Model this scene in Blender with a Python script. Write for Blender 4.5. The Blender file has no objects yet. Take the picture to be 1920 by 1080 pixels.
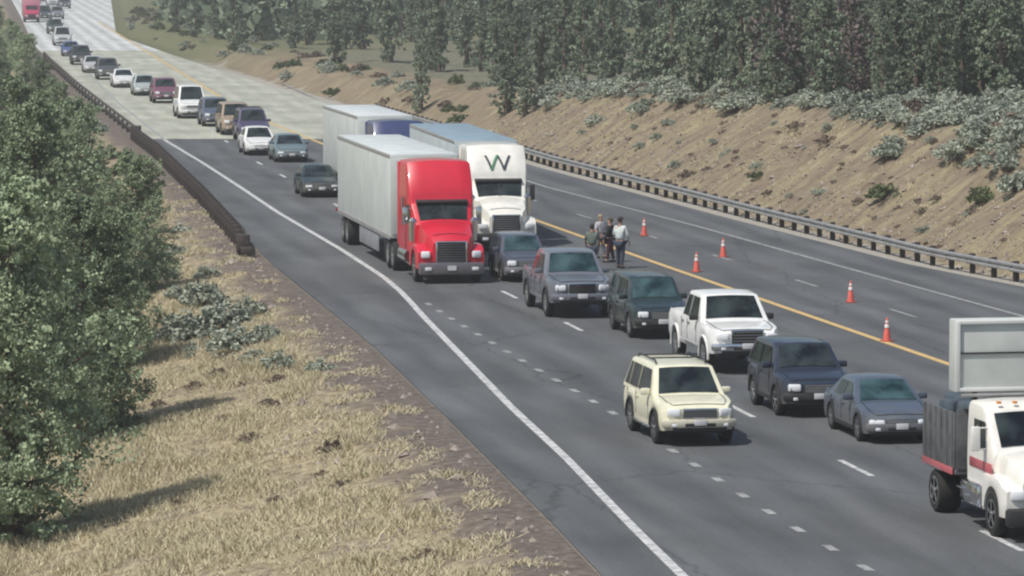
import bpy, bmesh, math, random
import numpy as np
from mathutils import Vector, Matrix, noise
random.seed(7); RNG = np.random.default_rng(11)
sc = bpy.context.scene
C = sc.collection

# ------------------------------------------------------------------ camera
F, CAMH, HORIZON = 8070.0, 12.6, -130.0
PITCH = math.atan((540 - HORIZON) / F)
cam = bpy.data.objects.new('camera', bpy.data.cameras.new('camera')); C.objects.link(cam)
cam.location = (0, 0, CAMH); cam.rotation_euler = (math.pi/2 - PITCH, 0, 0)
cam.data.sensor_width = 36; cam.data.lens = 36*F/1920
cam.data.clip_start = 1; cam.data.clip_end = 6000
sc.camera = cam
# ------------------------------------------------------------------ light
SUN_EL, SUN_AZ = math.radians(57), math.radians(-128)       # azimuth from +Y towards +X
sdir = Vector((math.sin(SUN_AZ)*math.cos(SUN_EL), math.cos(SUN_AZ)*math.cos(SUN_EL), math.sin(SUN_EL)))
w = bpy.data.worlds.new('World'); sc.world = w; w.use_nodes = True
nt = w.node_tree; bg = nt.nodes['Background']
sky = nt.nodes.new('ShaderNodeTexSky'); sky.sky_type = 'NISHITA'; sky.sun_disc = False
sky.sun_elevation = SUN_EL; sky.sun_rotation = SUN_AZ; sky.air_density = 1.3; sky.dust_density = 2.5
nt.links.new(sky.outputs[0], bg.inputs[0]); bg.inputs[1].default_value = 0.095
sun = bpy.data.objects.new('sun', bpy.data.lights.new('sun', 'SUN')); C.objects.link(sun)
sun.data.energy = 3.9; sun.data.angle = math.radians(0.6); sun.data.color = (1, .955, .88)
sun.rotation_euler = sdir.to_track_quat('Z', 'Y').to_euler()
sc.view_settings.view_transform = 'Standard'; sc.view_settings.look = 'None'
sc.view_settings.exposure = 0.06; sc.view_settings.gamma = 1
sc.cycles.filter_width = 2.2

# ------------------------------------------------------------------ helpers
def ray(px, py):
    a = (px-960)/F; b = -(py-540)/F
    c, s = math.cos(PITCH), math.sin(PITCH)
    return Vector((a, c + b*s, -s + b*c))
def at(px, py, z=0.0):
    d = ray(px, py); t = (z-CAMH)/d.z
    return Vector((d.x*t, d.y*t, z))
def smooth(a, b, x):
    t = min(1, max(0, (x-a)/(b-a))); return t*t*(3-2*t)

def mat(name, col, rough=.6, metal=0, coat=0, spec=.5, var=0, scale=8, col2=None, bump=0, bscale=40, detail=4, coords='Object'):
    m = bpy.data.materials.new(name); m.use_nodes = True
    n = m.node_tree; p = n.nodes['Principled BSDF']
    p.inputs['Base Color'].default_value = (*col, 1); p.inputs['Roughness'].default_value = rough
    p.inputs['Metallic'].default_value = metal; p.inputs['Coat Weight'].default_value = coat
    p.inputs['Coat Roughness'].default_value = .08; p.inputs['Specular IOR Level'].default_value = spec
    tc = n.nodes.new('ShaderNodeTexCoord')
    if var or col2:
        nz = n.nodes.new('ShaderNodeTexNoise'); nz.inputs['Scale'].default_value = scale; nz.inputs['Detail'].default_value = detail
        n.links.new(tc.outputs[coords], nz.inputs['Vector'])
        cr = n.nodes.new('ShaderNodeValToRGB'); cr.color_ramp.elements[0].position = .35; cr.color_ramp.elements[1].position = .65
        c2 = col2 or tuple(min(1, c*(1+var)) for c in col); c1 = col if col2 else tuple(c*(1-var) for c in col)
        cr.color_ramp.elements[0].color = (*c1, 1); cr.color_ramp.elements[1].color = (*c2, 1)
        n.links.new(nz.outputs[0], cr.inputs[0]); n.links.new(cr.outputs[0], p.inputs['Base Color'])
    if bump:
        nb = n.nodes.new('ShaderNodeTexNoise'); nb.inputs['Scale'].default_value = bscale; nb.inputs['Detail'].default_value = 5
        n.links.new(tc.outputs[coords], nb.inputs['Vector'])
        bp = n.nodes.new('ShaderNodeBump'); bp.inputs['Strength'].default_value = bump; bp.inputs['Distance'].default_value = .05
        n.links.new(nb.outputs[0], bp.inputs['Height']); n.links.new(bp.outputs[0], p.inputs['Normal'])
    return m

def leafmat(name, c1, c2, rough=.8):
    m = bpy.data.materials.new(name); m.use_nodes = True
    n = m.node_tree; p = n.nodes['Principled BSDF']; p.inputs['Roughness'].default_value = rough
    p.inputs['Specular IOR Level'].default_value = .2
    a = n.nodes.new('ShaderNodeAttribute'); a.attribute_name = 'tint'
    oi = n.nodes.new('ShaderNodeObjectInfo')
    ad = n.nodes.new('ShaderNodeMath'); ad.operation = 'MULTIPLY_ADD'; ad.inputs[1].default_value = .5; 
    n.links.new(oi.outputs['Random'], ad.inputs[0])
    mu = n.nodes.new('ShaderNodeMath'); mu.operation = 'MULTIPLY'; mu.inputs[1].default_value = .6
    n.links.new(a.outputs['Fac'], mu.inputs[0]); n.links.new(mu.outputs[0], ad.inputs[2])
    cr = n.nodes.new('ShaderNodeValToRGB')
    cr.color_ramp.elements[0].color = (*c1, 1); cr.color_ramp.elements[1].color = (*c2, 1)
    n.links.new(ad.outputs[0], cr.inputs[0]); n.links.new(cr.outputs[0], p.inputs['Base Color'])
    return m

def finish(me, angle=35):
    me.polygons.foreach_set('use_smooth', [True]*len(me.polygons))
    try: me.set_sharp_from_angle(angle=math.radians(angle))
    except Exception: pass
def obj(name, me, m=None, parent=None):
    if isinstance(me, bmesh.types.BMesh):
        bm = me; bmesh.ops.recalc_face_normals(bm, faces=bm.faces[:])
        me = bpy.data.meshes.new(name); bm.to_mesh(me); bm.free(); finish(me)
    if m and not me.materials: me.materials.append(m)
    o = bpy.data.objects.new(name, me); C.objects.link(o); o.parent = parent
    return o
def tag(o, label=None, cat=None, group=None, kind=None):
    if label: o['label'] = label
    if cat: o['category'] = cat
    if group: o['group'] = group
    if kind: o['kind'] = kind
    return o
def empty(name, loc, rz=0):
    o = bpy.data.objects.new(name, None); C.objects.link(o); o.location = loc; o.rotation_euler = (0, 0, rz)
    o.empty_display_size = .3
    return o
def box(bm, c, s, bev=0, rot=None, seg=2):
    r = bmesh.ops.create_cube(bm, size=1)
    vs = r['verts']
    bmesh.ops.scale(bm, vec=s, verts=vs)
    if bev:
        es = list({e for v in vs for e in v.link_edges})
        q = bmesh.ops.bevel(bm, geom=es, offset=min(bev, min(s)*.45), segments=seg, affect='EDGES', profile=.5)
        vs = list({v for f in q['faces'] for v in f.verts} | {v for v in vs if v.is_valid})
    if rot: bmesh.ops.rotate(bm, cent=(0, 0, 0), matrix=rot, verts=vs)
    bmesh.ops.translate(bm, vec=c, verts=vs)
    return vs
def nbox(c, s, bev=0, rot=None):
    bm = bmesh.new(); box(bm, c, s, bev, rot); return bm
def tube(bm, pts, rads, n=8, cap=True):
    pts = [Vector(p) for p in pts]; rings = []
    for i, p in enumerate(pts):
        d = (pts[min(i+1, len(pts)-1)] - pts[max(i-1, 0)]).normalized()
        u = d.orthogonal().normalized() if i == 0 else (rings_u - d*rings_u.dot(d)).normalized()
        rings_u = u; v = d.cross(u)
        r = rads[i] if hasattr(rads, '__len__') else rads
        rings.append([bm.verts.new(p + (u*math.cos(2*math.pi*k/n) + v*math.sin(2*math.pi*k/n))*r) for k in range(n)])
    for a, b in zip(rings, rings[1:]):
        for k in range(n): bm.faces.new((a[k], a[(k+1) % n], b[(k+1) % n], b[k]))
    if cap: bm.faces.new(rings[0][::-1]); bm.faces.new(rings[-1])
def lathe(bm, prof, axis='X', n=24, c=(0, 0, 0)):
    """prof = [(along, radius)]"""
    rings = []
    for a, r in prof:
        ring = []
        for k in range(n):
            t = 2*math.pi*k/n
            p = (a, r*math.cos(t), r*math.sin(t)) if axis == 'X' else (r*math.cos(t), r*math.sin(t), a)
            ring.append(bm.verts.new(Vector(p)+Vector(c)))
        rings.append(ring)
    for a, b in zip(rings, rings[1:]):
        for k in range(n): bm.faces.new((a[k], a[(k+1) % n], b[(k+1) % n], b[k]))
    bm.faces.new(rings[0][::-1]); bm.faces.new(rings[-1])
def interp(pts):
    xs = [p[0] for p in pts]; ys = [p[1] for p in pts]
    return lambda x: float(np.interp(x, xs, ys))

# ------------------------------------------------------------------ materials
M = {}
M['glass'] = mat('window_glass', (.003, .006, .008), .06, spec=.45, col2=(.035, .05, .052), scale=1.7, detail=3)  # lighter mottling in the base colour imitates tree reflections
M['glass_blue'] = mat('blue_glass_painted_reflection', (.006, .022, .026), .06, spec=.55, col2=(.05, .10, .11), scale=1.7, detail=3)  # bluish glass, reflections painted into its colour as lighter blotches
M['tyre'] = mat('tyre_rubber', (.012, .012, .012), .85, var=.3, scale=20)
M['rim'] = mat('alloy_rim', (.45, .45, .46), .35, metal=.9)
M['chrome'] = mat('chrome', (.7, .7, .72), .15, metal=1)
M['dark'] = mat('dark_plastic', (.02, .02, .022), .6, var=.2, scale=12)
M['chassis'] = mat('chassis_dirt', (.03, .028, .026), .8, var=.3, scale=6)
M['lamp'] = mat('headlamp_lens', (.75, .77, .8), .12, coat=1)
M['amber'] = mat('amber_lens', (.7, .25, .02), .2)
M['red_lens'] = mat('red_lens', (.35, .01, .01), .2)
M['plate'] = mat('licence_plate', (.6, .6, .62), .5)
M['steel'] = mat('galvanised_steel', (.42, .42, .41), .5, metal=.6, var=.15, scale=3)
M['rust'] = mat('weathering_steel', (.048, .038, .034), .8, var=.35, scale=4, bump=.2)
M['wood'] = mat('guardrail_post_wood', (.035, .028, .024), .9, var=.35, scale=9, bump=.3)
def paint(name, c, rough=.32, var=.06):
    k = 'paint_'+name
    if k not in M:
        m = M[k] = mat(k, c, rough, coat=.6, var=var, scale=2.5)
        n = m.node_tree; p = n.nodes['Principled BSDF']; L = n.links.new
        tc = n.nodes.new('ShaderNodeTexCoord'); sx = n.nodes.new('ShaderNodeSeparateXYZ'); L(tc.outputs['Object'], sx.inputs[0])
        nz = n.nodes.new('ShaderNodeTexNoise'); nz.inputs['Scale'].default_value = 4; nz.inputs['Detail'].default_value = 6; L(tc.outputs['Object'], nz.inputs['Vector'])
        a = n.nodes.new('ShaderNodeMath'); a.operation = 'MULTIPLY_ADD'; a.inputs[1].default_value = .9; L(nz.outputs[0], a.inputs[0]); L(sx.outputs[2], a.inputs[2])
        mr = n.nodes.new('ShaderNodeMapRange'); mr.inputs[1].default_value = .75; mr.inputs[2].default_value = 1.3; mr.inputs[3].default_value = .55; mr.inputs[4].default_value = .04; L(a.outputs[0], mr.inputs[0])
        mx = n.nodes.new('ShaderNodeMix'); mx.data_type = 'RGBA'; L(mr.outputs[0], mx.inputs[0]); mx.inputs[7].default_value = (.19, .17, .145, 1)
        src = p.inputs['Base Color'].links[0].from_socket; L(src, mx.inputs[6]); L(mx.outputs[2], p.inputs['Base Color'])
        r2 = n.nodes.new('ShaderNodeMapRange'); r2.inputs[3].default_value = rough; r2.inputs[4].default_value = .8; L(mr.outputs[0], r2.inputs[0]); L(r2.outputs[0], p.inputs['Roughness'])
        ivt = n.nodes.new('ShaderNodeMapRange'); ivt.inputs[1].default_value = 0; ivt.inputs[2].default_value = .5; ivt.inputs[3].default_value = .7; ivt.inputs[4].default_value = .05; L(mr.outputs[0], ivt.inputs[0]); L(ivt.outputs[0], p.inputs['Coat Weight'])
    return M[k]

# ------------------------------------------------------------------ road lines from the ground plan
def w2(pts): return sorted([(at(*p).y, at(*p).x) for p in pts])
XLp = w2([(1130, 1080), (1040, 985), (825, 770), (690, 640), (500, 487), (400, 378), (310, 292), (256, 252), (200, 208), (150, 168), (100, 122), (62, 82), (38, 30), (22, 0)])
XRp = w2([(1916, 537), (1710, 497), (1385, 414), (1010, 314), (640, 200), (500, 160), (350, 112), (218, 66), (208, 0)])
def ext(p):
    (y0, x0), (y1, x1) = p[0], p[1]; (ya, xa), (yb, xb) = p[-2], p[-1]
    s0 = (x1-x0)/(y1-y0); s1 = (xb-xa)/(yb-ya)
    return [(0, x0 - s0*y0)] + p + [(2600, xb + s1*(2600-yb))]
XL = interp(ext(XLp))
XRp0 = XRp
XR = interp(ext(XRp))
EDGE = interp(ext(w2([(1280, 1080), (1180, 982), (1060, 857), (960, 765), (870, 672), (800, 600), (755, 550), (720, 520), (640, 468), (522, 399), (452, 352), (381, 306), (311, 264)]) + [(at(311, 264).y+y, XL(at(311, 264).y+y)+1.6) for y in (60, 400)]))
yF = at(475, 300).y
LANE = interp(ext(w2([(1890, 1020), (1400, 776), (1070, 610), (779, 465), (475, 300)]) + [(yF+60, XL(yF+60)+5.2), (yF+500, XL(yF+500)+5.5)]))
YELL = interp(ext(w2([(1805, 692), (1250, 500), (1010, 415), (680, 300)]) + [(yF+60, XL(yF+60)+9.5), (yF+500, XL(yF+500)+9.6)]))
ODASH = interp(ext(w2([(1692, 587), (1515, 532), (1380, 491), (1252, 453), (1040, 389)]) + [(yF+60, XL(yF+60)+12), (yF+500, XL(yF+500)+12.8)]))
OEDGE = interp(ext(w2([(1870, 580), (1585, 502), (1310, 425), (1010, 347)]) + [(yF+60, XR(yF+60)-1.0), (yF+500, XR(yF+500)-1.)]))
Y_DECK = at(340, 261).y

def Hbank(y):   # height of the cutting on the right
    return float(np.interp(y, [60, 150, 200, 235, 262, 300, 380, 600], [4.6, 4.6, 4.4, 3.9, 2.8, 1.7, 1.2, 1.0]))
def height(x, y, fine=True):
    xl, xr = XL(y), XR(y)
    if x < xl:
        d = xl-x
        h = -.05 - 0.22*max(0, d-1.4) if d < 11 else -.05 - .22*9.6 - .05*(d-11)
        h = max(h, -6)
        a = smooth(.8, 3, d)
        if fine: h += a*(.30*noise.noise(Vector((x*.22, y*.16, 0))) + .10*noise.noise(Vector((x*.9, y*.7, 3))))
        return h
    if x > xr:
        d = x-xr
        H = Hbank(y)
        d0 = 1.9 + .35*noise.noise(Vector((y*.09, 2, 1)))
        wd = H*1.55 + .9*noise.noise(Vector((y*.06, 5, 1)))
        t = min(1, max(0, (d-d0)/wd))
        prof = t*1.12 - .12*t*t*t if t < 1 else 1
        h = -.06*smooth(0, .6, d) + H*min(1, prof)
        if d > d0+wd: h += .035*(d-d0-wd)*smooth(0, 8, d-d0-wd) + .02*max(0, d-40)
        if fine and H > 1.5: h -= .34*H/4*smooth(0, .45, t)*(1-smooth(.7, 1.15, t))*max(0, noise.noise(Vector((y*.55+x*.12, 3, 6)))+.1)*2
        a = smooth(.8, 3, d)
        if fine: h += a*(.38*noise.noise(Vector((x*.2, y*.14, 9))) + .16*noise.noise(Vector((x*.7, y*.55, 4))) + .05*noise.noise(Vector((x*2.1, y*2.1, 8))))
        return h
    return -.06
def pick(px, py):
    d = ray(px, py); t = 60.0; o = Vector((0, 0, CAMH))
    while t < 1500:
        p = o+d*t
        if p.z < height(p.x, p.y): break
        t += .5
    return Vector((p.x, p.y, height(p.x, p.y)))

# ------------------------------------------------------------------ ground
def ground():
    ys = list(np.arange(55, 330, 1.0)) + list(np.arange(330, 700, 4.0)) + list(np.arange(700, 2400, 40.0))
    dl = [0, .3, .6, 1, 1.5] + list(np.arange(2, 26, .8)) + [28, 32, 38, 48, 65, 90, 130, 200, 330, 600, 1000]
    dr = [0, .3, .6, 1, 1.4] + list(np.arange(1.8, 22, .6)) + [23, 25, 28, 32, 37, 43, 50, 60, 75, 100, 140, 200, 300, 500, 900]
    verts, uvs = [], []
    cols = len(dl)+len(dr)
    for y in ys:
        xl, xr = XL(y), XR(y)
        for d in reversed(dl): verts.append((xl-d, y, height(xl-d-1e-6, y))); uvs.append((-d, y))
        for d in dr: verts.append((xr+d, y, height(xr+d+1e-6, y))); uvs.append((d, y))
    faces = []
    for j in range(len(ys)-1):
        for i in range(cols-1):
            a = j*cols+i; faces.append((a, a+1, a+1+cols, a+cols))
    me = bpy.data.meshes.new('ground'); me.from_pydata(verts, [], faces)
    uv = me.uv_layers.new(name='plan')
    idx = np.empty(len(me.loops), dtype=np.int32); me.loops.foreach_get('vertex_index', idx)
    uv.data.foreach_set('uv', np.array(uvs, dtype=np.float32)[idx].ravel())
    me.polygons.foreach_set('use_smooth', [True]*len(me.polygons))
    m = bpy.data.materials.new('soil_and_dry_grass'); m.use_nodes = True
    n = m.node_tree; p = n.nodes['Principled BSDF']; p.inputs['Roughness'].default_value = .95; p.inputs['Specular IOR Level'].default_value = .1
    tc = n.nodes.new('ShaderNodeTexCoord'); L = n.links.new
    sx = n.nodes.new('ShaderNodeSeparateXYZ'); L(tc.outputs['UV'], sx.inputs[0])
    def nz(scale, detail=5, vec=None, dist=0):
        a = n.nodes.new('ShaderNodeTexNoise'); a.inputs['Scale'].default_value = scale; a.inputs['Detail'].default_value = detail; a.inputs['Distortion'].default_value = dist
        a.inputs['Roughness'].default_value = .65
        L(vec or tc.outputs['Object'], a.inputs['Vector']); return a.outputs[0]
    def ramp(src, stops):
        r = n.nodes.new('ShaderNodeValToRGB'); el = r.color_ramp.elements
        while len(el) < len(stops): el.new(.5)
        for e, (pos, c) in zip(el, stops): e.position = pos; e.color = (*c, 1) if len(c) == 3 else c
        L(src, r.inputs[0]); return r.outputs[0]
    def math_(op, a, b):
        q = n.nodes.new('ShaderNodeMath'); q.operation = op
        for i, v in enumerate((a, b)):
            if isinstance(v, (int, float)): q.inputs[i].default_value = v
            else: L(v, q.inputs[i])
        return q.outputs[0]
    def mix(f, a, b):
        q = n.nodes.new('ShaderNodeMix'); q.data_type = 'RGBA'; L(f, q.inputs[0]); L(a, q.inputs[6]); L(b, q.inputs[7]); return q.outputs[2]
    def mrange(v, a, b):
        q = n.nodes.new('ShaderNodeMapRange'); q.interpolation_type = 'SMOOTHSTEP'; L(v, q.inputs[0]); q.inputs[1].default_value = a; q.inputs[2].default_value = b; return q.outputs[0]
    big = nz(.35); fine = nz(3.2, 8); vfine = nz(14, 4)
    d = math_('ADD', sx.outputs[0], math_('MULTIPLY', math_('SUBTRACT', big, .5), 5.0))
    # left
    grass = ramp(fine, [(.28, (.15, .125, .08)), (.45, (.30, .25, .165)), (.6, (.42, .36, .23)), (.8, (.52, .46, .31))])
    dirt = ramp(fine, [(.3, (.095, .078, .066)), (.5, (.15, .127, .11)), (.62, (.195, .168, .145)), (.78, (.30, .27, .24))])
    patch = ramp(nz(.8, 6, dist=.6), [(.40, (0, 0, 0)), (.56, (1, 1, 1))])
    lg = mix(patch, mix(vfine, dirt, grass), grass)
    left = mix(mrange(d, -2.9, -1.2), lg, dirt)
    # right
    mp = n.nodes.new('ShaderNodeMapping'); mp.inputs['Scale'].default_value = (1.0, 2.2, 1); L(tc.outputs['UV'], mp.inputs[0])
    streak = nz(.7, 8, mp.outputs[0], 1.2)
    bank = ramp(streak, [(.28, (.115, .088, .062)), (.45, (.19, .148, .108)), (.58, (.235, .188, .132)), (.75, (.30, .26, .17))])
    bank = mix(ramp(nz(.28, 4, mp.outputs[0], .8), [(.42, (0, 0, 0)), (.62, (.75, .75, .75))]), bank, ramp(streak, [(.3, (.19, .165, .10)), (.5, (.30, .26, .155)), (.7, (.40, .35, .22))]))
    bank = mix(ramp(vfine, [(.45, (0, 0, 0)), (.75, (.7, .7, .7))]), bank, dirt)
    tops = ramp(fine, [(.35, (.11, .11, .08)), (.6, (.19, .185, .135)), (.8, (.27, .255, .19))])
    right = mix(mrange(d, 7.5, 9.5), bank, tops)
    gravel = ramp(vfine, [(.35, (.27, .25, .22)), (.6, (.44, .42, .37))])
    right = mix(mrange(d, 1.0, 1.8), gravel, right)
    olive = ramp(fine, [(.35, (.10, .11, .055)), (.6, (.17, .17, .10)), (.8, (.24, .22, .15))])
    right = mix(mrange(math_('ADD', sx.outputs[1], math_('MULTIPLY', big, 60)), 400, 480), right, olive)
    L(mix(mrange(sx.outputs[0], -.02, .02), left, right), p.inputs['Base Color'])
    bp = n.nodes.new('ShaderNodeBump'); bp.inputs['Strength'].default_value = .9; bp.inputs['Distance'].default_value = .10
    L(math_('ADD', fine, math_('MULTIPLY', vfine, .5)), bp.inputs['Height']); L(bp.outputs[0], p.inputs['Normal'])
    o = obj('ground', me, m); tag(o, 'dry grass slope, roadside dirt and brown cut bank', kind='structure')
ground()

# ------------------------------------------------------------------ road
def strip(name, fa, fb, y0, y1, z, m, step=4, cols=1, parent=None, kind='structure', label=None):
    ys = list(np.arange(y0, y1, step)) + [y1]
    vs, us, fs = [], [], []
    for y in ys:
        for k in range(cols+1):
            t = k/cols; x = fa(y)*(1-t)+fb(y)*t
            vs.append((x, y, z)); us.append((x-LANE(y), y))
    for j in range(len(ys)-1):
        for k in range(cols):
            a = j*(cols+1)+k; fs.append((a, a+1, a+cols+2, a+cols+1))
    me = bpy.data.meshes.new(name); me.from_pydata(vs, [], fs)
    uv = me.uv_layers.new(name='plan')
    for l in me.loops: uv.data[l.index].uv = us[l.vertex_index]
    o = obj(name, me, m, parent)
    if kind: tag(o, label, kind=kind)
    return o
def roadmat(name, c1, c2, c3, track=.16, seams=0):
    m = bpy.data.materials.new(name); m.use_nodes = True
    n = m.node_tree; p = n.nodes['Principled BSDF']; p.inputs['Roughness'].default_value = .85; p.inputs['Specular IOR Level'].default_value = .25
    L = n.links.new; tc = n.nodes.new('ShaderNodeTexCoord')
    mp = n.nodes.new('ShaderNodeMapping'); mp.inputs['Scale'].default_value = (1, .12, 1); L(tc.outputs['UV'], mp.inputs[0])
    a = n.nodes.new('ShaderNodeTexNoise'); a.inputs['Scale'].default_value = .9; a.inputs['Detail'].default_value = 7; L(mp.outputs[0], a.inputs['Vector'])
    r = n.nodes.new('ShaderNodeValToRGB'); el = r.color_ramp.elements; el.new(.5)
    for e, (q, c) in zip(el, [(.3, c1), (.5, c2), (.72, c3)]): e.position = q; e.color = (*c, 1)
    L(a.outputs[0], r.inputs[0])
    sx = n.nodes.new('ShaderNodeSeparateXYZ'); L(tc.outputs['UV'], sx.inputs[0])
    s = n.nodes.new('ShaderNodeMath'); s.operation = 'MULTIPLY'; s.inputs[1].default_value = 2*math.pi/1.8; L(sx.outputs[0], s.inputs[0])
    c = n.nodes.new('ShaderNodeMath'); c.operation = 'COSINE'; L(s.outputs[0], c.inputs[0])
    mr = n.nodes.new('ShaderNodeMapRange'); mr.inputs[1].default_value = -1; mr.inputs[2].default_value = 1
    mr.inputs[3].default_value = 1-track; mr.inputs[4].default_value = 1+track; L(c.outputs[0], mr.inputs[0])
    f = n.nodes.new('ShaderNodeTexNoise'); f.inputs['Scale'].default_value = 9; f.inputs['Detail'].default_value = 6; L(tc.outputs['Object'], f.inputs['Vector'])
    fr = n.nodes.new('ShaderNodeMapRange'); fr.inputs[1].default_value = .3; fr.inputs[2].default_value = .7; fr.inputs[3].default_value = .86; fr.inputs[4].default_value = 1.14; L(f.outputs[0], fr.inputs[0])
    k = n.nodes.new('ShaderNodeMath'); k.operation = 'MULTIPLY'; L(mr.outputs[0], k.inputs[0]); L(fr.outputs[0], k.inputs[1])
    v = n.nodes.new('ShaderNodeVectorMath'); v.operation = 'SCALE'; L(r.outputs[0], v.inputs[0]); L(k.outputs[0], v.inputs['Scale'])
    # sealed cracks and darker oil drip strip in the lane middle
    mp2 = n.nodes.new('ShaderNodeMapping'); mp2.inputs['Scale'].default_value = (.16, .07, 1); L(tc.outputs['UV'], mp2.inputs[0])
    wn = n.nodes.new('ShaderNodeTexNoise'); wn.inputs['Scale'].default_value = 1.2; wn.inputs['Detail'].default_value = 4; L(tc.outputs['UV'], wn.inputs['Vector'])
    av = n.nodes.new('ShaderNodeVectorMath'); av.operation = 'MULTIPLY_ADD'; av.inputs[1].default_value = (.12, .12, 0); L(wn.outputs['Color'], av.inputs[0]); L(mp2.outputs[0], av.inputs[2])
    vo = n.nodes.new('ShaderNodeTexVoronoi'); vo.feature = 'DISTANCE_TO_EDGE'; vo.inputs['Scale'].default_value = 1.0; L(av.outputs[0], vo.inputs['Vector'])
    cm = n.nodes.new('ShaderNodeMapRange'); cm.inputs[1].default_value = .002; cm.inputs[2].default_value = .009; cm.inputs[3].default_value = .72; cm.inputs[4].default_value = 1.0; L(vo.outputs['Distance'], cm.inputs[0])
    pn = n.nodes.new('ShaderNodeTexNoise'); pn.inputs['Scale'].default_value = .16; pn.inputs['Detail'].default_value = 3; L(tc.outputs['UV'], pn.inputs['Vector'])
    pm = n.nodes.new('ShaderNodeMapRange'); pm.inputs[1].default_value = .35; pm.inputs[2].default_value = .65; pm.inputs[3].default_value = .88; pm.inputs[4].default_value = 1.1; L(pn.outputs[0], pm.inputs[0])
    k2 = n.nodes.new('ShaderNodeMath'); k2.operation = 'MULTIPLY'; L(cm.outputs[0], k2.inputs[0]); L(pm.outputs[0], k2.inputs[1])
    v2 = n.nodes.new('ShaderNodeVectorMath'); v2.operation = 'SCALE'; L(v.outputs[0], v2.inputs[0]); L(k2.outputs[0], v2.inputs['Scale'])
    L(v2.outputs[0], p.inputs['Base Color'])
    bp = n.nodes.new('ShaderNodeBump'); bp.inputs['Strength'].default_value = .25; bp.inputs['Distance'].default_value = .02
    L(f.outputs[0], bp.inputs['Height']); L(bp.outputs[0], p.inputs['Normal'])
    return m
ASPH = roadmat('asphalt', (.074, .079, .084), (.094, .100, .106), (.117, .123, .128), .09)
CONC = roadmat('concrete_deck', (.30, .31, .26), (.36, .37, .31), (.42, .43, .37), .06)
WHITEC = roadmat('pale_far_concrete', (.40, .42, .41), (.48, .50, .49), (.56, .58, .57), .14)  # far surface, lighter in tone than the deck concrete
strip('road', XL, XR, 55, Y_DECK, 0, ASPH, cols=6, label='grey asphalt highway')
Y_FAR = at(140, 95).y
strip('bridge_deck_road', XL, XR, Y_DECK, Y_FAR, 0.004, CONC, cols=4, label='pale concrete stretch of the highway')
strip('far_road', XL, XR, Y_FAR, 2400, 0.0, WHITEC, step=20, cols=4, label='whitish far stretch of the highway')
# markings
WP = mat('road_paint_white', (.60, .61, .60), .7, col2=(.30, .31, .315), scale=3.5, detail=6)
WPF = mat('road_paint_worn', (.36, .37, .37), .8, col2=(.17, .175, .18), scale=4, detail=6)
YP = mat('road_paint_yellow', (.62, .44, .17), .7, col2=(.45, .31, .14), scale=5, detail=6)
def off(f, d): return lambda y: f(y)+d
strip('edge_line', off(EDGE, -.11), off(EDGE, .11), 60, Y_DECK, .008, WP, step=3, label='white edge line by the left shoulder')
strip('edge_line', off(EDGE, -.08), off(EDGE, .08), Y_DECK, 600, .010, WPF, step=6, label='worn white edge line on the concrete')
strip('edge_line', off(OEDGE, -.09), off(OEDGE, .09), 120, 600, .008, WPF, step=4, label='white edge line by the right guardrail')
strip('centre_line', off(YELL, -.13), off(YELL, .13), 80, 600, .008, YP, step=3, label='yellow line between the two directions')
def dashes(name, f, phase, ln, cyc, wd, y0, y1, m, lab):
    vs, fs = [], []
    y = phase
    while y > y0: y -= cyc
    while y < y1:
        a, b = y, y+ln; i = len(vs)
        vs += [(f(a)-wd/2, a, .009), (f(a)+wd/2, a, .009), (f(b)+wd/2, b, .009), (f(b)-wd/2, b, .009)]
        fs.append((i, i+1, i+2, i+3)); y += cyc
    me = bpy.data.meshes.new(name); me.from_pydata(vs, [], fs); tag(obj(name, me, m), lab, kind='structure')
dashes('lane_line', LANE, at(1640, 893).y, 3.0, 12.1, .16, 70, 420, WP, 'dashed white line between the queued lanes')
dashes('lane_line', ODASH, at(1692, 595).y, 3.0, 12.1, .14, 100, 420, WPF, 'dashed white line in the empty direction')
DOT = interp(ext(w2([(1640, 1075), (1478, 983), (1140, 769), (985, 680), (845, 597), (790, 562)])))
dashes('dotted_line', DOT, at(1045, 716).y, .8, 2.75, .2, 70, at(800, 568).y, WPF, 'dotted white line beside the turn lane')
# bridge joint at the start of the concrete
strip('expansion_joint', XL, XR, Y_DECK-.35, Y_DECK-.02, .012, mat('joint', (.07, .07, .06), .9), label='dark joint where asphalt meets concrete')

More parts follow.
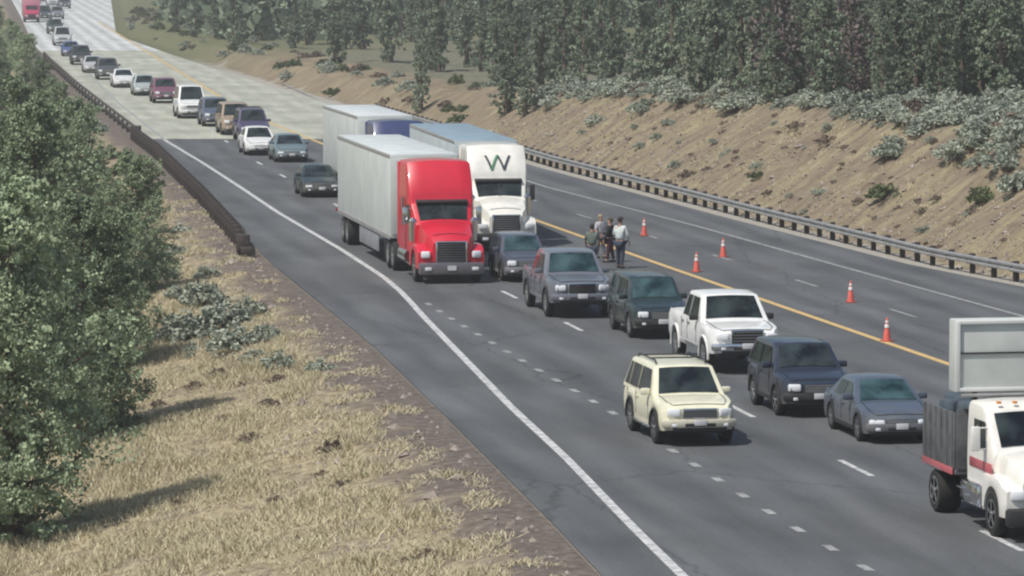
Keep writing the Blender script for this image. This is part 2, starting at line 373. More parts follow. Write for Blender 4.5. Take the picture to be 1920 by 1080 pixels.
# ------------------------------------------------------------------ guardrails
def guardrail(label, f, y0, y1, m_rail, m_post, h=.72, spacing=1.905, flare=None, blk=True, side=1, rail_h=.31, thick=.085):
    base = Vector((f(y0), y0, 0)); root = empty('guardrail', base)
    tag(root, label, 'guardrail')
    pts = [(f(y)-base.x, y-base.y, height(f(y), y, False)) for y in np.arange(y0, y1+.01, spacing)]
    if flare: pts = flare(pts)
    bm = bmesh.new(); prev = None
    prof = [(0, -rail_h/2), (thick, -rail_h/2*.75), (thick, -rail_h*.22), (0, -rail_h*.08), (0, rail_h*.08), (thick, rail_h*.22), (thick, rail_h/2*.75), (0, rail_h/2)]
    prof = [(-side*a, b) for a, b in prof] + [(-side*a+side*.012, b) for a, b in reversed(prof)]
    for i, p in enumerate(pts):
        q0 = Vector(pts[max(i-1, 0)]); q1 = Vector(pts[min(i+1, len(pts)-1)]); d = (q1-q0); d.z = 0; d.normalize()
        nrm = Vector((d.y, -d.x, 0))
        ring = [bm.verts.new(Vector(p)+nrm*a+Vector((0, 0, h-rail_h/2-.02+b))) for a, b in prof]
        if prev:
            for k in range(len(ring)): bm.faces.new((prev[k], prev[(k+1) % len(ring)], ring[(k+1) % len(ring)], ring[k]))
        else: bm.faces.new(ring)
        prev = ring
    bm.faces.new(prev[::-1])
    obj('rail', bm, m_rail, root)
    pm = bmesh.new(); box(pm, (0, 0, (h+.02)/2-.1), (.2, .25, h+.24), .012)
    box(pm, (-side*.15, 0, h-.18), (.13, .2, .34), .01)
    me = bpy.data.meshes.new('post'); bmesh.ops.recalc_face_normals(pm, faces=pm.faces[:]); pm.to_mesh(me); pm.free(); me.materials.append(m_post); finish(me)
    for i, p in enumerate(pts):
        if i % 1: continue
        o = bpy.data.objects.new('post', me); C.objects.link(o); o.parent = root
        o.location = Vector(p)+Vector((side*.22, 0, 0)); o.rotation_euler = (random.uniform(-.02, .02), 0, random.uniform(-.06, .06))
    return root, pts
guardrail('long steel guardrail on dark posts at the foot of the brown bank', off(XR, .75), 140, 300, M['steel'], M['wood'])
yT = at(490, 478).y
def fl(pts):
    out = []
    for i, p in enumerate(pts):
        k = max(0, 3-i); out.append((p[0]-.05*k*k*.5, p[1], p[2]-.05*k))
    return out
gr, gp = guardrail('dark weathered guardrail along the left shoulder above dry grass', off(XL, -.45), yT, Y_DECK, M['rust'], M['rust'], h=.82, side=-1, rail_h=.5, flare=fl)
bm = bmesh.new(); box(bm, (gp[0][0]-.05, gp[0][1]-.15, .5), (.5, .35, .62), .05); box(bm, (gp[0][0]+.1, gp[0][1]-.5, .2), (.45, .25, .3), .04)
obj('end_terminal', bm, M['rust'], gr)
# bridge parapet rail beyond the joint
base = Vector((XL(Y_DECK)-.3, Y_DECK, 0)); pr = empty('bridge_rail', base); tag(pr, 'low brown bridge rail beside the pale concrete deck', 'bridge rail')
bm = bmesh.new(); ys_ = list(np.arange(Y_DECK, Y_DECK+170, 5))
tube(bm, [(XL(y)-.3-base.x, y-base.y, .62) for y in ys_], .09, 6); obj('top_rail', bm, M['rust'], pr)
bm = bmesh.new(); tube(bm, [(XL(y)-.3-base.x, y-base.y, .30) for y in ys_], .09, 6); obj('lower_rail', bm, M['rust'], pr)
bm = bmesh.new(); box(bm, (0, -.2, .35), (.35, .9, .95), .04); obj('end_block', bm, M['rust'], pr)
for y in ys_:
    obj('post', nbox((XL(y)-.35-base.x, y-base.y, .2), (.14, .2, .9), .02), M['rust'], pr)

# ------------------------------------------------------------------ vehicles
def shell(hw, zb, zt, vs, side=((0, .96), (.18, .99), (.5, 1.0), (.8, .985), (1, .93)), crown=.03, tcols=(-1, -.6, -.2, .2, .6, 1), topz=None):
    """closed hull lofted along v (rear is +v). hw/zb/zt functions of v"""
    bm = bmesh.new(); rings = []
    for v in vs:
        b, t, h = zb(v), zt(v), hw(v)
        pts = []
        for f, k in side: pts.append((-h*(k(v) if callable(k) else k), v, b+(t-b)*f))
        kt = side[-1][1]; kt = kt(v) if callable(kt) else kt
        for tc in tcols[1:-1]:
            z = t + crown*(1-tc*tc) if topz is None else topz(v, tc, t)
            pts.append((h*kt*tc, v, z))
        for f, k in reversed(side): pts.append((h*(k(v) if callable(k) else k), v, b+(t-b)*f))
        rings.append([bm.verts.new(p) for p in pts])
    for a, b in zip(rings, rings[1:]):
        n_ = len(a)
        for k in range(n_): bm.faces.new((a[k], a[(k+1) % n_], b[(k+1) % n_], b[k]))
    bm.faces.new(rings[0]); bm.faces.new(rings[-1][::-1])
    return bm
WH = {}
def wheel_meshes(r, wd):
    k = (r, wd)
    if k not in WH:
        bm = bmesh.new(); lathe(bm, [(-wd/2, r*.62), (-wd/2, r*.9), (-wd*.36, r), (wd*.36, r), (wd/2, r*.9), (wd/2, r*.62)], 'X', 28)
        bmesh.ops.recalc_face_normals(bm, faces=bm.faces[:])
        a = bpy.data.meshes.new('wheel'); bm.to_mesh(a); bm.free(); a.materials.append(M['tyre']); finish(a)
        bm = bmesh.new()
        for s in (-1, 1):
            lathe(bm, [(s*wd*.50, r*.64), (s*wd*.515, r*.60), (s*wd*.44, r*.52), (s*wd*.40, r*.5)], 'X', 24)
            for q in range(5):
                R_ = Matrix.Rotation(2*math.pi*q/5, 3, 'X')
                box(bm, R_ @ Vector((s*wd*.47, 0, r*.3)), (wd*.1, r*.16, r*.56), 0, R_)
            lathe(bm, [(s*wd*.4, r*.16), (s*wd*.53, r*.13)], 'X', 12)
        bmesh.ops.recalc_face_normals(bm, faces=bm.faces[:])
        b = bpy.data.meshes.new('rim'); bm.to_mesh(b); bm.free(); b.materials.append(M['rim']); finish(b)
        WH[k] = (a, b)
    return WH[k]
def wheel(root, x, v, r, wd):
    a, b = wheel_meshes(r, wd)
    o = bpy.data.objects.new('wheel', a); C.objects.link(o); o.parent = root; o.location = (x, v, r)
    q = bpy.data.objects.new('rim', b); C.objects.link(q); q.parent = o
def quadpatch(f, u0, u1, w0, w1, nu=6, nw=6):
    """f(u,w) -> point ; returns mesh patch"""
    bm = bmesh.new(); g = [[bm.verts.new(f(u0+(u1-u0)*i/nu, w0+(w1-w0)*j/nw)) for j in range(nw+1)] for i in range(nu+1)]
    for i in range(nu):
        for j in range(nw): bm.faces.new((g[i][j], g[i+1][j], g[i+1][j+1], g[i][j+1]))
    return bm

KINDS = {
 'sedan': dict(L=4.7, W=1.82, H=1.46, belt=.93, hf=.66, hr=.92, cowl=1.2, wt=2.0, rr=3.2, rb=4.0, tail=.98, r=.33, clr=.24, ax=(.88, 3.65)),
 'suv': dict(L=4.75, W=1.9, H=1.80, belt=1.12, hf=.92, hr=1.13, cowl=1.2, wt=1.85, rr=4.35, rb=4.68, tail=1.1, r=.38, clr=.34, ax=(.9, 3.7)),
 'pickup': dict(L=5.8, W=2.02, H=1.96, belt=1.26, hf=1.14, hr=1.27, cowl=1.55, wt=2.15, rr=3.65, rb=3.9, tail=1.3, r=.43, clr=.48, ax=(1.0, 4.6)),
 'van': dict(L=5.0, W=1.98, H=2.05, belt=1.15, hf=.95, hr=1.2, cowl=.9, wt=1.65, rr=4.7, rb=4.95, tail=1.15, r=.36, clr=.3, ax=(.85, 3.9)),
}
def vehicle(name, kind, label, cat, px, yaw, body, trim=None, bump=None, grille='dark', group=None, rack=False, glass='glass', bull=False, sc_=1.0, low=False, tubes=False, flare=True, **over):
    K = dict(KINDS[kind]); K.update(over)
    L, W, H, belt = K['L'], K['W'], K['H'], K['belt']
    p = at(*px) if not isinstance(px, Vector) else px
    ps = math.radians(yaw)
    root = empty(name, p, ps); tag(root, label, cat, group)
    root.scale = (sc_,)*3
    h = W/2; r = K['r']; ra = r*1.16
    trim = trim or body
    def hwf(v):
        a = 1-.16*(1-smooth(0, .38, v))-.05*(1-smooth(0, .9, v)); b = 1-.10*(1-smooth(0, .3, L-v))
        return h*a*b
    def zb(v):
        z = K['clr'] + .05*(1-smooth(0, .3, v)) + .1*(1-smooth(0, .5, L-v))
        for c in K['ax']:
            dv = abs(v-c)
            if dv < ra: z = max(z, r+math.sqrt(ra*ra-dv*dv)*.98)
        return z
    def zt(v):
        if v < K['cowl']: z = K['hf']+(K['hr']-K['hf'])*smooth(-.35, K['cowl'], v) - .10*(1-smooth(0, .22, v))
        elif kind == 'pickup' and v > K['rb']+.05: z = K['tail']
        else: z = K['hr']+(K['tail']-K['hr'])*smooth(K['cowl'], L-.3, v)
        return z - .08*(1-smooth(0, .18, L-v))
    vs = {0, .03, .08, .15, .25, .38, L, L-.03, L-.1, L-.2, L-.35}
    for c in K['ax']:
        for q in np.linspace(-1, 1, 15): vs.add(round(c+q*ra, 4))
        vs.add(round(c-ra-.004, 4)); vs.add(round(c+ra+.004, 4))
    for q in np.arange(.5, L-.4, .25): vs.add(round(float(q), 3))
    if kind == 'pickup': vs |= {K['rb']+.04, K['rb']+.1, K['rb']+.14}
    vs = sorted(v for v in vs if 0 <= v <= L)
    topz = None
    if kind == 'pickup':
        def topz(v, t, z):
            if K['rb']+.12 < v < L-.12 and abs(t) < .95: return .82
            return z+.03*(1-t*t)
    tc = (-1, -.9, -.86, -.3, .3, .86, .9, 1) if kind == 'pickup' else (-1, -.75, -.4, 0, .4, .75, 1)
    obj('body', shell(hwf, zb, zt, vs, crown=.035, tcols=tc, topz=topz), body, root)
    # cabin
    c0, wt, rr, rb = K['cowl']-.06, K['wt'], K['rr'], K['rb']
    hb, hr_ = h*.95, h*(.76 if kind != 'sedan' else .70)
    def rz(v):
        if v < wt: t = (v-c0)/(wt-c0); return belt-.04+(H-.05-belt+.04)*min(1, t*1.03-.03*t*t)
        if v > rr: t = (v-rr)/(rb-rr); return H-.04-(H-.04-belt+.03)*t
        t = (v-wt)/(rr-wt); return H-.05+.05*math.sin(math.pi*min(1, t*.9+.05))
    def chw(z): return hb+(hr_-hb)*min(1, max(0, (z-belt)/(H-belt)))
    cvs = sorted({c0, c0+.02, rb, rb-.02, wt, rr} | set(np.linspace(c0, wt, 7)) | set(np.linspace(wt, rr, 8)) | set(np.linspace(rr, rb, 5)))
    sd = []
    for f in (0, .3, .6, .85, .96, 1):
        sd.append((f, (lambda v, f=f: chw(belt-.05+(rz(v)-belt+.05)*f) - (.05 if f == 1 else .012 if f == .96 else 0))))
    obj('cabin', shell(lambda v: 1, lambda v: belt-.05, rz, cvs, side=sd, crown=.03), body, root)
    def wsf(t, v):
        z = rz(v); x = (chw(z)-.05)*t
        sl = -1 if v < (wt+rr)/2 else 1
        return (x, v+sl*.012, z+.03*(1-t*t)+.012)
    obj('windshield', quadpatch(wsf, -.90, .90, c0+.10, wt-.05, 8, 6), M[glass], root)
    obj('rear_window', quadpatch(wsf, -.86, .86, rr+.06*(rb-rr)+.03, rb-.25*(rb-rr), 6, 4), M['glass'], root)
    def sidewin(va0, va1, vb0, vb1, s):
        z0, z1 = belt+.05, H-.13
        def f(u, w_):
            z = z0+(z1-z0)*w_; v = (va0+(va1-va0)*w_)*(1-u)+(vb0+(vb1-vb0)*w_)*u
            return (s*(chw(z)+.012), v, z)
        return quadpatch(f, 0, 1, 0, 1, 3, 4)
    mid = c0+.45+(rr-c0-.3)*.48
    if kind == 'pickup': mid = c0+.45+(rr-c0)*.5
    for s in (-1, 1):
        obj('side_window', sidewin(c0+.42, wt+.08, mid-.05, mid-.05, s), M['glass'], root)
        if kind in ('suv', 'van'):
            m2 = mid+1.0
            obj('side_window', sidewin(mid+.05, mid+.05, m2-.04, m2-.04, s), M['glass'], root)
            obj('side_window', sidewin(m2+.05, m2+.05, rb-.15, rr-.1, s), M['glass'], root)
        else:
            obj('side_window', sidewin(mid+.05, mid+.05, rr+.12, rr-.08, s), M['glass'], root)
        mx = s*(h+.06)
        mo = nbox((mx, c0+.45, belt+.1), (.24, .12, .17), .04); obj('mirror', mo, trim, root)
        # lamps
        zl = zt(.2)-.20
        lx = s*hwf(.1)*.80
        bm = bmesh.new(); box(bm, (lx, .085, zl), (.34 if not low else .40, .22, .19 if kind != 'sedan' else .15), .045, Matrix.Rotation(s*.30, 3, 'Z'))
        obj('headlight', bm, M['lamp'], root)
        bm = bmesh.new(); box(bm, (s*(hwf(L-.1)*.84), L-.04, K['tail']-.22), (.2, .1, .3), .03); obj('taillight', bm, M['red_lens'], root)
        for v in K['ax']: wheel(root, s*(h-.12), v, r, .24)
        # door seams, handles, sill
        ds = bmesh.new()
        for q in ([c0+.42, mid] + ([mid+1.0] if kind in ('suv', 'van', 'sedan') else [rr+.12])):
            box(ds, (s*(hwf(q)*.998), q, (K['clr']+.16+belt)/2), (.012, .018, belt-K['clr']-.2))
        obj('door_seam', ds, M['dark'], root)
        for q in ([mid-.18] + ([mid+.82] if kind != 'pickup' else [rr-.05])): obj('door_handle', nbox((s*(hwf(q)+.005), q, belt-.13), (.04, .17, .035), .012), trim, root)
        obj('sill', nbox((s*(h*.955), (K['ax'][0]+K['ax'][1])/2, K['clr']+.05), (.08, K['ax'][1]-K['ax'][0]-2*ra-.04, .12), .02), bump or M['dark'], root)
    zl = zt(.2)-.20
    gw = W*.42; gm = M['dark'] if grille == 'dark' else M['chrome']
    gh = K.get('gh', {'sedan': .12, 'suv': .2, 'pickup': .3, 'van': .16}[kind])
    bm = bmesh.new(); box(bm, (0, -.005, zl-.02), (gw+.06, .06, gh+.06), .02); gf = obj('grille_frame', bm, M['chrome'] if grille == 'chrome' else trim, root)
    bm = bmesh.new(); box(bm, (0, -.03, zl-.02), (gw, .03, gh), .01)
    g = obj('grille', bm, M['dark'], root)
    bm = bmesh.new()
    for q in range(3 if gh < .2 else 5): box(bm, (0, -.05, zl-.02-gh/2+gh*(q+.5)/(3 if gh < .2 else 5)), (gw-.04, .012, .018))
    obj('slat', bm, gm if grille != 'dark' else M['steel'], g)
    zbmp = K['clr']+.2 if kind != 'sedan' else .42
    bm = bmesh.new()
    for sx_, wx in ((0, W*.66),): box(bm, (0, .01, zbmp), (wx, .2, .22), .06)
    for s in (-1, 1): box(bm, (s*W*.385, .07, zbmp), (W*.2, .2, .21), .06, Matrix.Rotation(s*.38, 3, 'Z'))
    b = obj('bumper', bm, bump or body, root)
    obj('intake', nbox((0, -.075, zbmp-.03), (W*.4, .04, .09), .015), M['dark'], b)
    obj('licence_plate', nbox((0, -.1, zbmp+.03), (.31, .015, .15), .005), M['plate'], root)
    obj('underbody', nbox((0, L/2, K['clr']+.02), (W*.74, L*.93, .16), .04), M['chassis'], root)
    obj('valance', nbox((0, .03, K['clr']+.07), (W*.70, .16, .12), .03), M['dark'], root)
    hs = bmesh.new()
    for s in (-1, 1): tube(hs, [(s*hwf(v)*.80, v, zt(v)+.035*(1-.64)+.004) for v in (.16, .4, .8, K['cowl']-.02)], .011, 4)
    tube(hs, [(q*hwf(.14), .14, zt(.14)+.035*(1-q*q)+.004) for q in (-.8, -.4, 0, .4, .8)], .012, 4)
    obj('bonnet_seam', hs, M['dark'], root)
    for s in (-1, 1):
        obj('fog_lamp', nbox((s*W*.33, -.06, zbmp-.04), (.13, .06, .08), .02), M['lamp'], root)
        for c in K['ax']:
            fl_ = bmesh.new(); tube(fl_, [(s*(hwf(c+ra*math.cos(t_))*.995), c+ra*math.cos(t_), r+ra*math.sin(t_)) for t_ in np.linspace(-.15, math.pi+.15, 13)], .035 if kind != 'sedan' else .022, 5)
            obj('wheel_arch', fl_, M['dark'] if (flare or kind == 'sedan') else body, root)
    obj('wiper', nbox((.1, c0+.1, belt+.02), (.7, .02, .02), 0), M['dark'], root)
    if rack:
        for s in (-1, 1):
            bm = bmesh.new(); tube(bm, [(s*hr_*.86, wt+.25, H-.02), (s*hr_*.86, wt+.35, H+.07), (s*hr_*.86, rr-.3, H+.07), (s*hr_*.86, rr-.15, H-.02)], .022, 6)
            obj('roof_rail', bm, M['dark'], root)
        for q in (.35, .7):
            bm = bmesh.new(); tube(bm, [(-hr_*.86, wt+(rr-wt)*q, H+.075), (hr_*.86, wt+(rr-wt)*q, H+.075)], .02, 6); obj('crossbar', bm, M['dark'], root)
    if bull:
        bm = bmesh.new()
        for s in (-1, 1): tube(bm, [(s*.45, -.02, .5), (s*.45, -.16, .6), (s*.42, -.18, .95), (s*.40, -.02, 1.05)], .03, 6)
        tube(bm, [(-.44, -.18, .8), (.44, -.18, .8)], .03, 6); obj('grille_guard', bm, M['chrome'], root)
    if tubes:
        for s in (-1, 1): obj('running_board', nbox((s*(h-.02), (K['ax'][0]+K['ax'][1])/2, K['clr']+.0), (.16, 2.0, .06), .02), M['chrome'], root)
    return root

P = paint
cream = P('cream', (.76, .74, .57)); white = P('white', (.78, .79, .78)); slate = P('slate_blue', (.012, .020, .042))
vehicle('suv', 'suv', 'cream yellow boxy four-wheel drive with dark roof rack, nearest whole vehicle in the queue', 'suv', (1312, 838), 10.5, cream, bump=P('beige_bumper', (.62, .60, .48)), grille='chrome', rack=True, H=1.86, W=1.93, hf=1.0, hr=1.15, clr=.38, r=.4, tubes=True)
vehicle('pickup_truck', 'pickup', 'white pickup truck with dark windshield beside the dark blue four-wheel drive', 'pickup truck', (1401, 703), 10, white, sc_=1.05, gh=.40, flare=False, grille='chrome', bump=M['chrome'], trim=M['dark'], clr=.56, r=.46, H=2.06, belt=1.32, hf=1.2, hr=1.33, tail=1.38)
vehicle('suv', 'suv', 'dark navy blue four-wheel drive directly behind the blue-grey sedan', 'suv', (1536, 784), 10, slate, sc_=1.02, bump=M['dark'], H=1.78, L=4.25, rr=3.85, rb=4.18, ax=(.85, 3.35))
vehicle('sedan_car', 'sedan', 'low blue-grey sedan standing left of the white work truck', 'sedan', (1690, 833), 10, P('blue_grey', (.065, .085, .12)), low=True, glass='glass_blue', L=4.5, ax=(.85, 3.5))
vehicle('pickup_truck', 'pickup', 'metallic grey pickup truck facing the camera ahead of the white semi', 'pickup truck', (1092, 598), 9, P('metal_grey', (.13, .145, .18), .28), sc_=1.05, grille='chrome', bump=P('metal_grey', (0, 0, 0)), glass='glass_blue', H=1.98)
vehicle('suv', 'suv', 'dark teal four-wheel drive between the grey pickup and the white pickup', 'suv', (1243, 637), 9.5, P('dark_teal', (.010, .026, .032)), glass='glass_blue', bump=M['dark'], rack=False, H=1.84, W=1.82)
vehicle('small_car', 'suv', 'blue-grey crossover half hidden behind the grey pickup', 'car', (990, 530), 9, P('dull_blue', (.07, .08, .115)), glass='glass_blue', H=1.62, belt=1.0, hf=.85, hr=1.02, L=4.1, W=1.72, clr=.26, rr=3.7, rb=4.03, ax=(.85, 3.3), r=.34, bump=P('pale_lilac', (.16, .16, .20)))
vehicle('sedan_car', 'sedan', 'dark teal sedan directly behind the trailer of the red truck', 'sedan', (604, 371), 9, P('dark_teal_sedan', (.015, .03, .036)), L=4.5, ax=(.85, 3.5))
# far queue in the left lane
Qg = 'cars queued behind the trucks'
teal2 = P('teal_grey', (.13, .19, .21)); maroon = P('maroon', (.20, .07, .12))
vehicle('sedan_car', 'sedan', 'teal-grey car first in the line behind the trucks', 'sedan', (548, 305), 9, teal2, group=Qg)
vehicle('small_car', 'sedan', 'small white car just behind the teal-grey car', 'car', (490, 292), 9, white, group=Qg, H=1.55)
vehicle('suv', 'suv', 'dark purple four-wheel drive with black roof behind the small white car', 'suv', (478, 266), 9, P('dark_purple', (.07, .06, .13)), group=Qg, H=1.9, rack=True)
vehicle('van', 'van', 'tan van mostly hidden in the far queue', 'van', (446, 254), 9, P('tan', (.34, .26, .19)), group=Qg, H=1.95)
vehicle('suv', 'suv', 'slate blue four-wheel drive in front of the tall white van', 'suv', (408, 238), 9, P('slate2', (.09, .115, .17)), group=Qg)
vehicle('van', 'van', 'tall white van with black windshield on the pale concrete', 'van', (362, 223), 9, white, group=Qg, H=2.2)
vehicle('suv', 'suv', 'maroon car behind the tall white van', 'suv', (312, 194), 9, maroon, group=Qg)
vehicle('sedan_car', 'sedan', 'pale grey-green car behind the maroon car', 'sedan', (274, 180), 9, P('grey_green', (.42, .48, .47)), group=Qg, H=1.55)
vehicle('sedan_car', 'sedan', 'white sedan at the left end of the visible queue', 'sedan', (234, 165), 9, white, group=Qg)
far = [(203, 150, 'suv', 'dark grey suv behind the white sedan', (.08, .08, .09)), (176, 137, 'sedan', 'silver sedan halfway up the far queue', (.5, .5, .52)),
       (153, 122, 'suv', 'black suv halfway up the far queue', (.03, .03, .035)), (134, 106, 'sedan', 'blue sedan on the whitish far road', (.06, .1, .25)),
       (118, 86, 'van', 'pale grey van on the whitish far road', (.5, .52, .54)), (104, 64, 'suv', 'dark green suv on the whitish far road', (.05, .07, .06)),
       (84, 38, 'van', 'dark slate van beside the red truck in the distance', (.06, .08, .1)), (108, 36, 'suv', 'grey suv in the distance right of the slate van', (.22, .22, .26)),
       (122, 16, 'suv', 'charcoal suv near the top edge by the pale lanes', (.07, .07, .09)), (99, 12, 'van', 'silver van near the top edge', (.5, .5, .55)), (84, 6, 'suv', 'blue-grey suv near the top edge', (.2, .23, .28))]
for (x, y, k, lab, c) in far:
    vehicle({'suv': 'suv', 'sedan': 'sedan_car', 'van': 'van'}[k], k, lab, {'suv': 'suv', 'sedan': 'sedan', 'van': 'van'}[k], (x, y), 8, P('far_%d' % x, c), group=Qg)

# ------------------------------------------------------------------ semi trucks
def vpoly(surf, pts):     # flat letter strokes mapped on a surface, pts = list of quads in (t,v)
    bm = bmesh.new()
    for q in pts:
        n_ = 6; a, b, c, d = [Vector(p) for p in q]; prev = None
        for i in range(n_+1):
            u = i/n_; l = a.lerp(d, u); r_ = b.lerp(c, u); pair = (bm.verts.new(surf(*l)), bm.verts.new(surf(*r_)))
            if prev: bm.faces.new((prev[0], prev[1], pair[1], pair[0]))
            prev = pair
    return bm
def semi(label, pos, yaw, paintm, trailer_m, roof_m, trailer_len, hide=False, logo=False, grille_m=None, bump_m=None, trailer_gap=.9, bottom_m=None):
    root = empty('semi_truck', pos, math.radians(yaw)); tag(root, label, 'semi truck', None)
    # hood
    hw = lambda v: .98-.20*(1-smooth(0, .5, v))-.10*(1-smooth(0, 1.9, v))
    def zb(v): return .75
    def zt(v): return 1.48+.50*smooth(-.6, 2.0, v)-.16*(1-smooth(0, .25, v))
    obj('hood', shell(hw, zb, zt, [0, .03, .08, .18, .35, .6, .9, 1.2, 1.5, 1.8, 2.1], crown=.10), paintm, root)
    for s in (-1, 1):      # front fenders
        fw = lambda v: .31-.05*(1-smooth(0, .3, v))
        def fzb(v):
            dv = abs(v-1.05); return max(.5, .52+math.sqrt(max(0, .62**2-dv*dv)))
        def fzt(v): return 1.06+.22*smooth(0, .7, v)-.15*smooth(1.4, 1.95, v)
        f = obj('fender', shell(fw, fzb, fzt, [0, .03, .1, .2, .3, .42, .44, .5, .6, .75, .9, 1.05, 1.2, 1.35, 1.5, 1.6, 1.66, 1.68, 1.8, 1.95], crown=.05), paintm, root); f.location = (s*.93, .05, 0)
        hl = obj('headlight', nbox((s*.92, .06, 1.0), (.34, .2, .24), .06, Matrix.Rotation(s*.25, 3, 'Z')), M['lamp'], root)
        wheel(root, s*1.05, 1.1, .52, .3)
        for v in (6.3, 7.6): wheel(root, s*.98, v, .52, .55)
        tk = bmesh.new(); tube(tk, [(s*.98, 3.0, .72), (s*.98, 4.9, .72)], .30, 16); obj('fuel_tank', tk, M['chrome'], root)
        obj('step', nbox((s*1.08, 2.6, .55), (.25, .8, .06), .01), M['chrome'], root)
        mb = bmesh.new(); tube(mb, [(s*1.05, 2.35, 2.45), (s*1.32, 2.25, 2.45)], .02, 6); tube(mb, [(s*1.05, 2.35, 1.95), (s*1.32, 2.25, 1.95)], .02, 6); box(mb, (s*1.36, 2.25, 2.2), (.2, .1, .62), .03)
        obj('mirror', mb, M['chrome'] if not logo else M['dark'], root)
        obj('taillight', nbox((s*.9, 9.2+trailer_len, 1.05), (.3, .05, .12), .01), M['red_lens'], root)
    obj('bumper', nbox((0, .0, .52), (2.36, .32, .42), .08), bump_m or M['dark'], root)
    g = obj('grille', nbox((0, -.03, 1.06), (1.02, .08, .72), .05), M['dark'], root)
    gb = bmesh.new()
    for q in range(8): box(gb, (0, -.075, .76+q*.085), (.94, .02, .03))
    obj('slat', gb, M['chrome'] if grille_m is None else grille_m, g)
    fr = bmesh.new()
    for s in (-1, 1): box(fr, (s*.54, -.03, 1.06), (.07, .12, .78), .02)
    box(fr, (0, -.03, 1.44), (1.12, .12, .06), .02); obj('grille_frame', fr, M['chrome'], root)
    obj('licence_plate', nbox((0, -.18, .55), (.31, .02, .16)), M['plate'], root)
    # cab + high roof sleeper
    z_ws0, z_ws1, v0, v1, v2 = 1.92, 2.66, 1.75, 2.35, 3.15
    def rz(v):
        if v < v1: return z_ws0+(z_ws1-z_ws0)*(v-v0)/(v1-v0)
        if v < v2: t = (v-v1)/(v2-v1); return z_ws1+(4.02-z_ws1)*(t**.62)
        return 4.02
    def hwz(v): return 1.20-.16*(1-smooth(v0, 2.7, v))
    side = ((0, .99), (.3, 1.0), (.7, .995), (.93, .985), (.98, .965), (1, .92))
    cv = [v0, v0+.02, 1.85, 2.0, 2.15, 2.3, v1, 2.38, 2.43, 2.5, 2.6, 2.7, 2.85, 3.0, v2, 3.3, 3.8, 4.4, 4.95, 5.0]
    obj('cab', shell(hwz, lambda v: .95, rz, cv, side=side, crown=.06), paintm, root)
    def surf(t, v, o=.02):
        return (hwz(v)*.92*t, v-o*.7, rz(v)+.06*(1-t*t)+o*.7)
    obj('windshield', quadpatch(surf, -.90, .90, v0+.10, v1-.03, 10, 6), M['glass'], root)
    obj('windshield_pillar', quadpatch(lambda t, v: surf(t, v, .035), -.02, .02, v0+.08, v1-.03, 1, 6), M['dark'], root)
    obj('sun_visor', nbox((0, 2.27, 2.70), (1.9, .26, .07), .02, Matrix.Rotation(.25, 3, 'X')), M['dark'] if not logo else M['dark'], root)
    for s in (-1, 1):
        def sw(u, w_, s=s): v = 2.35+.75*u-(.25*(1-u)*(0 if w_ > .5 else 0)); z = 1.95+.62*w_; return (s*(hwz(v)+.008), v+.18*(1-w_)*0, z)
        obj('side_window', quadpatch(sw, 0, 1, 0, 1, 3, 3), M['glass'], root)
        obj('door_seam', nbox((s*(1.2), 3.18, 1.9), (.02, .025, 1.8)), M['dark'], root)
        obj('sleeper_window', nbox((s*1.197, 4.0, 2.55), (.02, .5, .4), .005), M['glass'], root)
    for q in range(5): obj('marker_light', nbox((-.8+q*.4, 2.80, 3.50+.03), (.12, .1, .05), .015), M['amber'], root)
    if logo:
        S = lambda t, v: surf(t, v, .035)
        va, vb = 2.78, 2.44
        st = .085
        quads = []
        xs = [-.42, -.22, 0.02, .24, .46]
        dk = [(xs[0], va, xs[1], vb), (xs[2], va, xs[1], vb), (xs[2], va, xs[3], vb), (xs[4], va, xs[3], vb)]
        for k, (xa, ya, xb, yb) in enumerate(dk):
            quads.append(((xa-st/2, ya), (xa+st/2, ya), (xb+st/2, yb), (xb-st/2, yb)))
        obj('emblem', vpoly(S, quads[:1]+quads[2:]), mat('emblem_dark', (.03, .04, .05), .5), root)
        obj('emblem', vpoly(lambda t, v: surf(t, v, .045), quads[1:2]), mat('emblem_green', (.05, .22, .10), .5), root)
    for s in (-1, 1):
        ac = bmesh.new(); tube(ac, [(s*1.10, 1.95, 1.35), (s*1.10, 1.95, 2.05), (s*1.10, 1.95, 2.15)], [.17, .17, .06], 14); obj('air_cleaner', ac, M['chrome'], root)
        obj('door_handle', nbox((s*1.215, 3.0, 1.75), (.03, .18, .05), .01), M['chrome'], root)
        obj('fog_lamp', nbox((s*.85, -.17, .52), (.24, .04, .12), .02), M['lamp'], root)
        obj('mud_flap', nbox((s*.98, 8.35, .55), (.6, .02, .75), .005), M['dark'], root)
        obj('cab_fairing', nbox((s*1.19, 5.12, 2.5), (.03, .5, 2.9), .01), paintm, root)
    hs = bmesh.new(); tube(hs, [(q, .26, zt(.26)+.1*(1-(q/.8)**2)+.004) for q in (-.6, -.3, 0, .3, .6)], .012, 4); obj('bonnet_seam', hs, M['dark'], root)
    # chassis
    obj('chassis', nbox((0, 4.6, .78), (.95, 8.2, .3), .02), M['chassis'], root)
    ex = bmesh.new(); tube(ex, [(1.02, 5.15, 1.0), (1.02, 5.15, 3.6), (1.02, 5.25, 3.75)], .09, 10); obj('exhaust_stack', ex, M['chrome'], root)
    # trailer
    t0 = 5.0+trailer_gap; t1 = t0+trailer_len; zc = (1.12+4.1)/2
    bm = bmesh.new(); box(bm, (0, (t0+t1)/2, zc), (2.58, trailer_len, 4.1-1.12), .05)
    tr = obj('trailer', bm, trailer_m, root)
    obj('trailer_roof', nbox((0, (t0+t1)/2, 4.108), (2.50, trailer_len-.08, .03), .01), roof_m, tr)
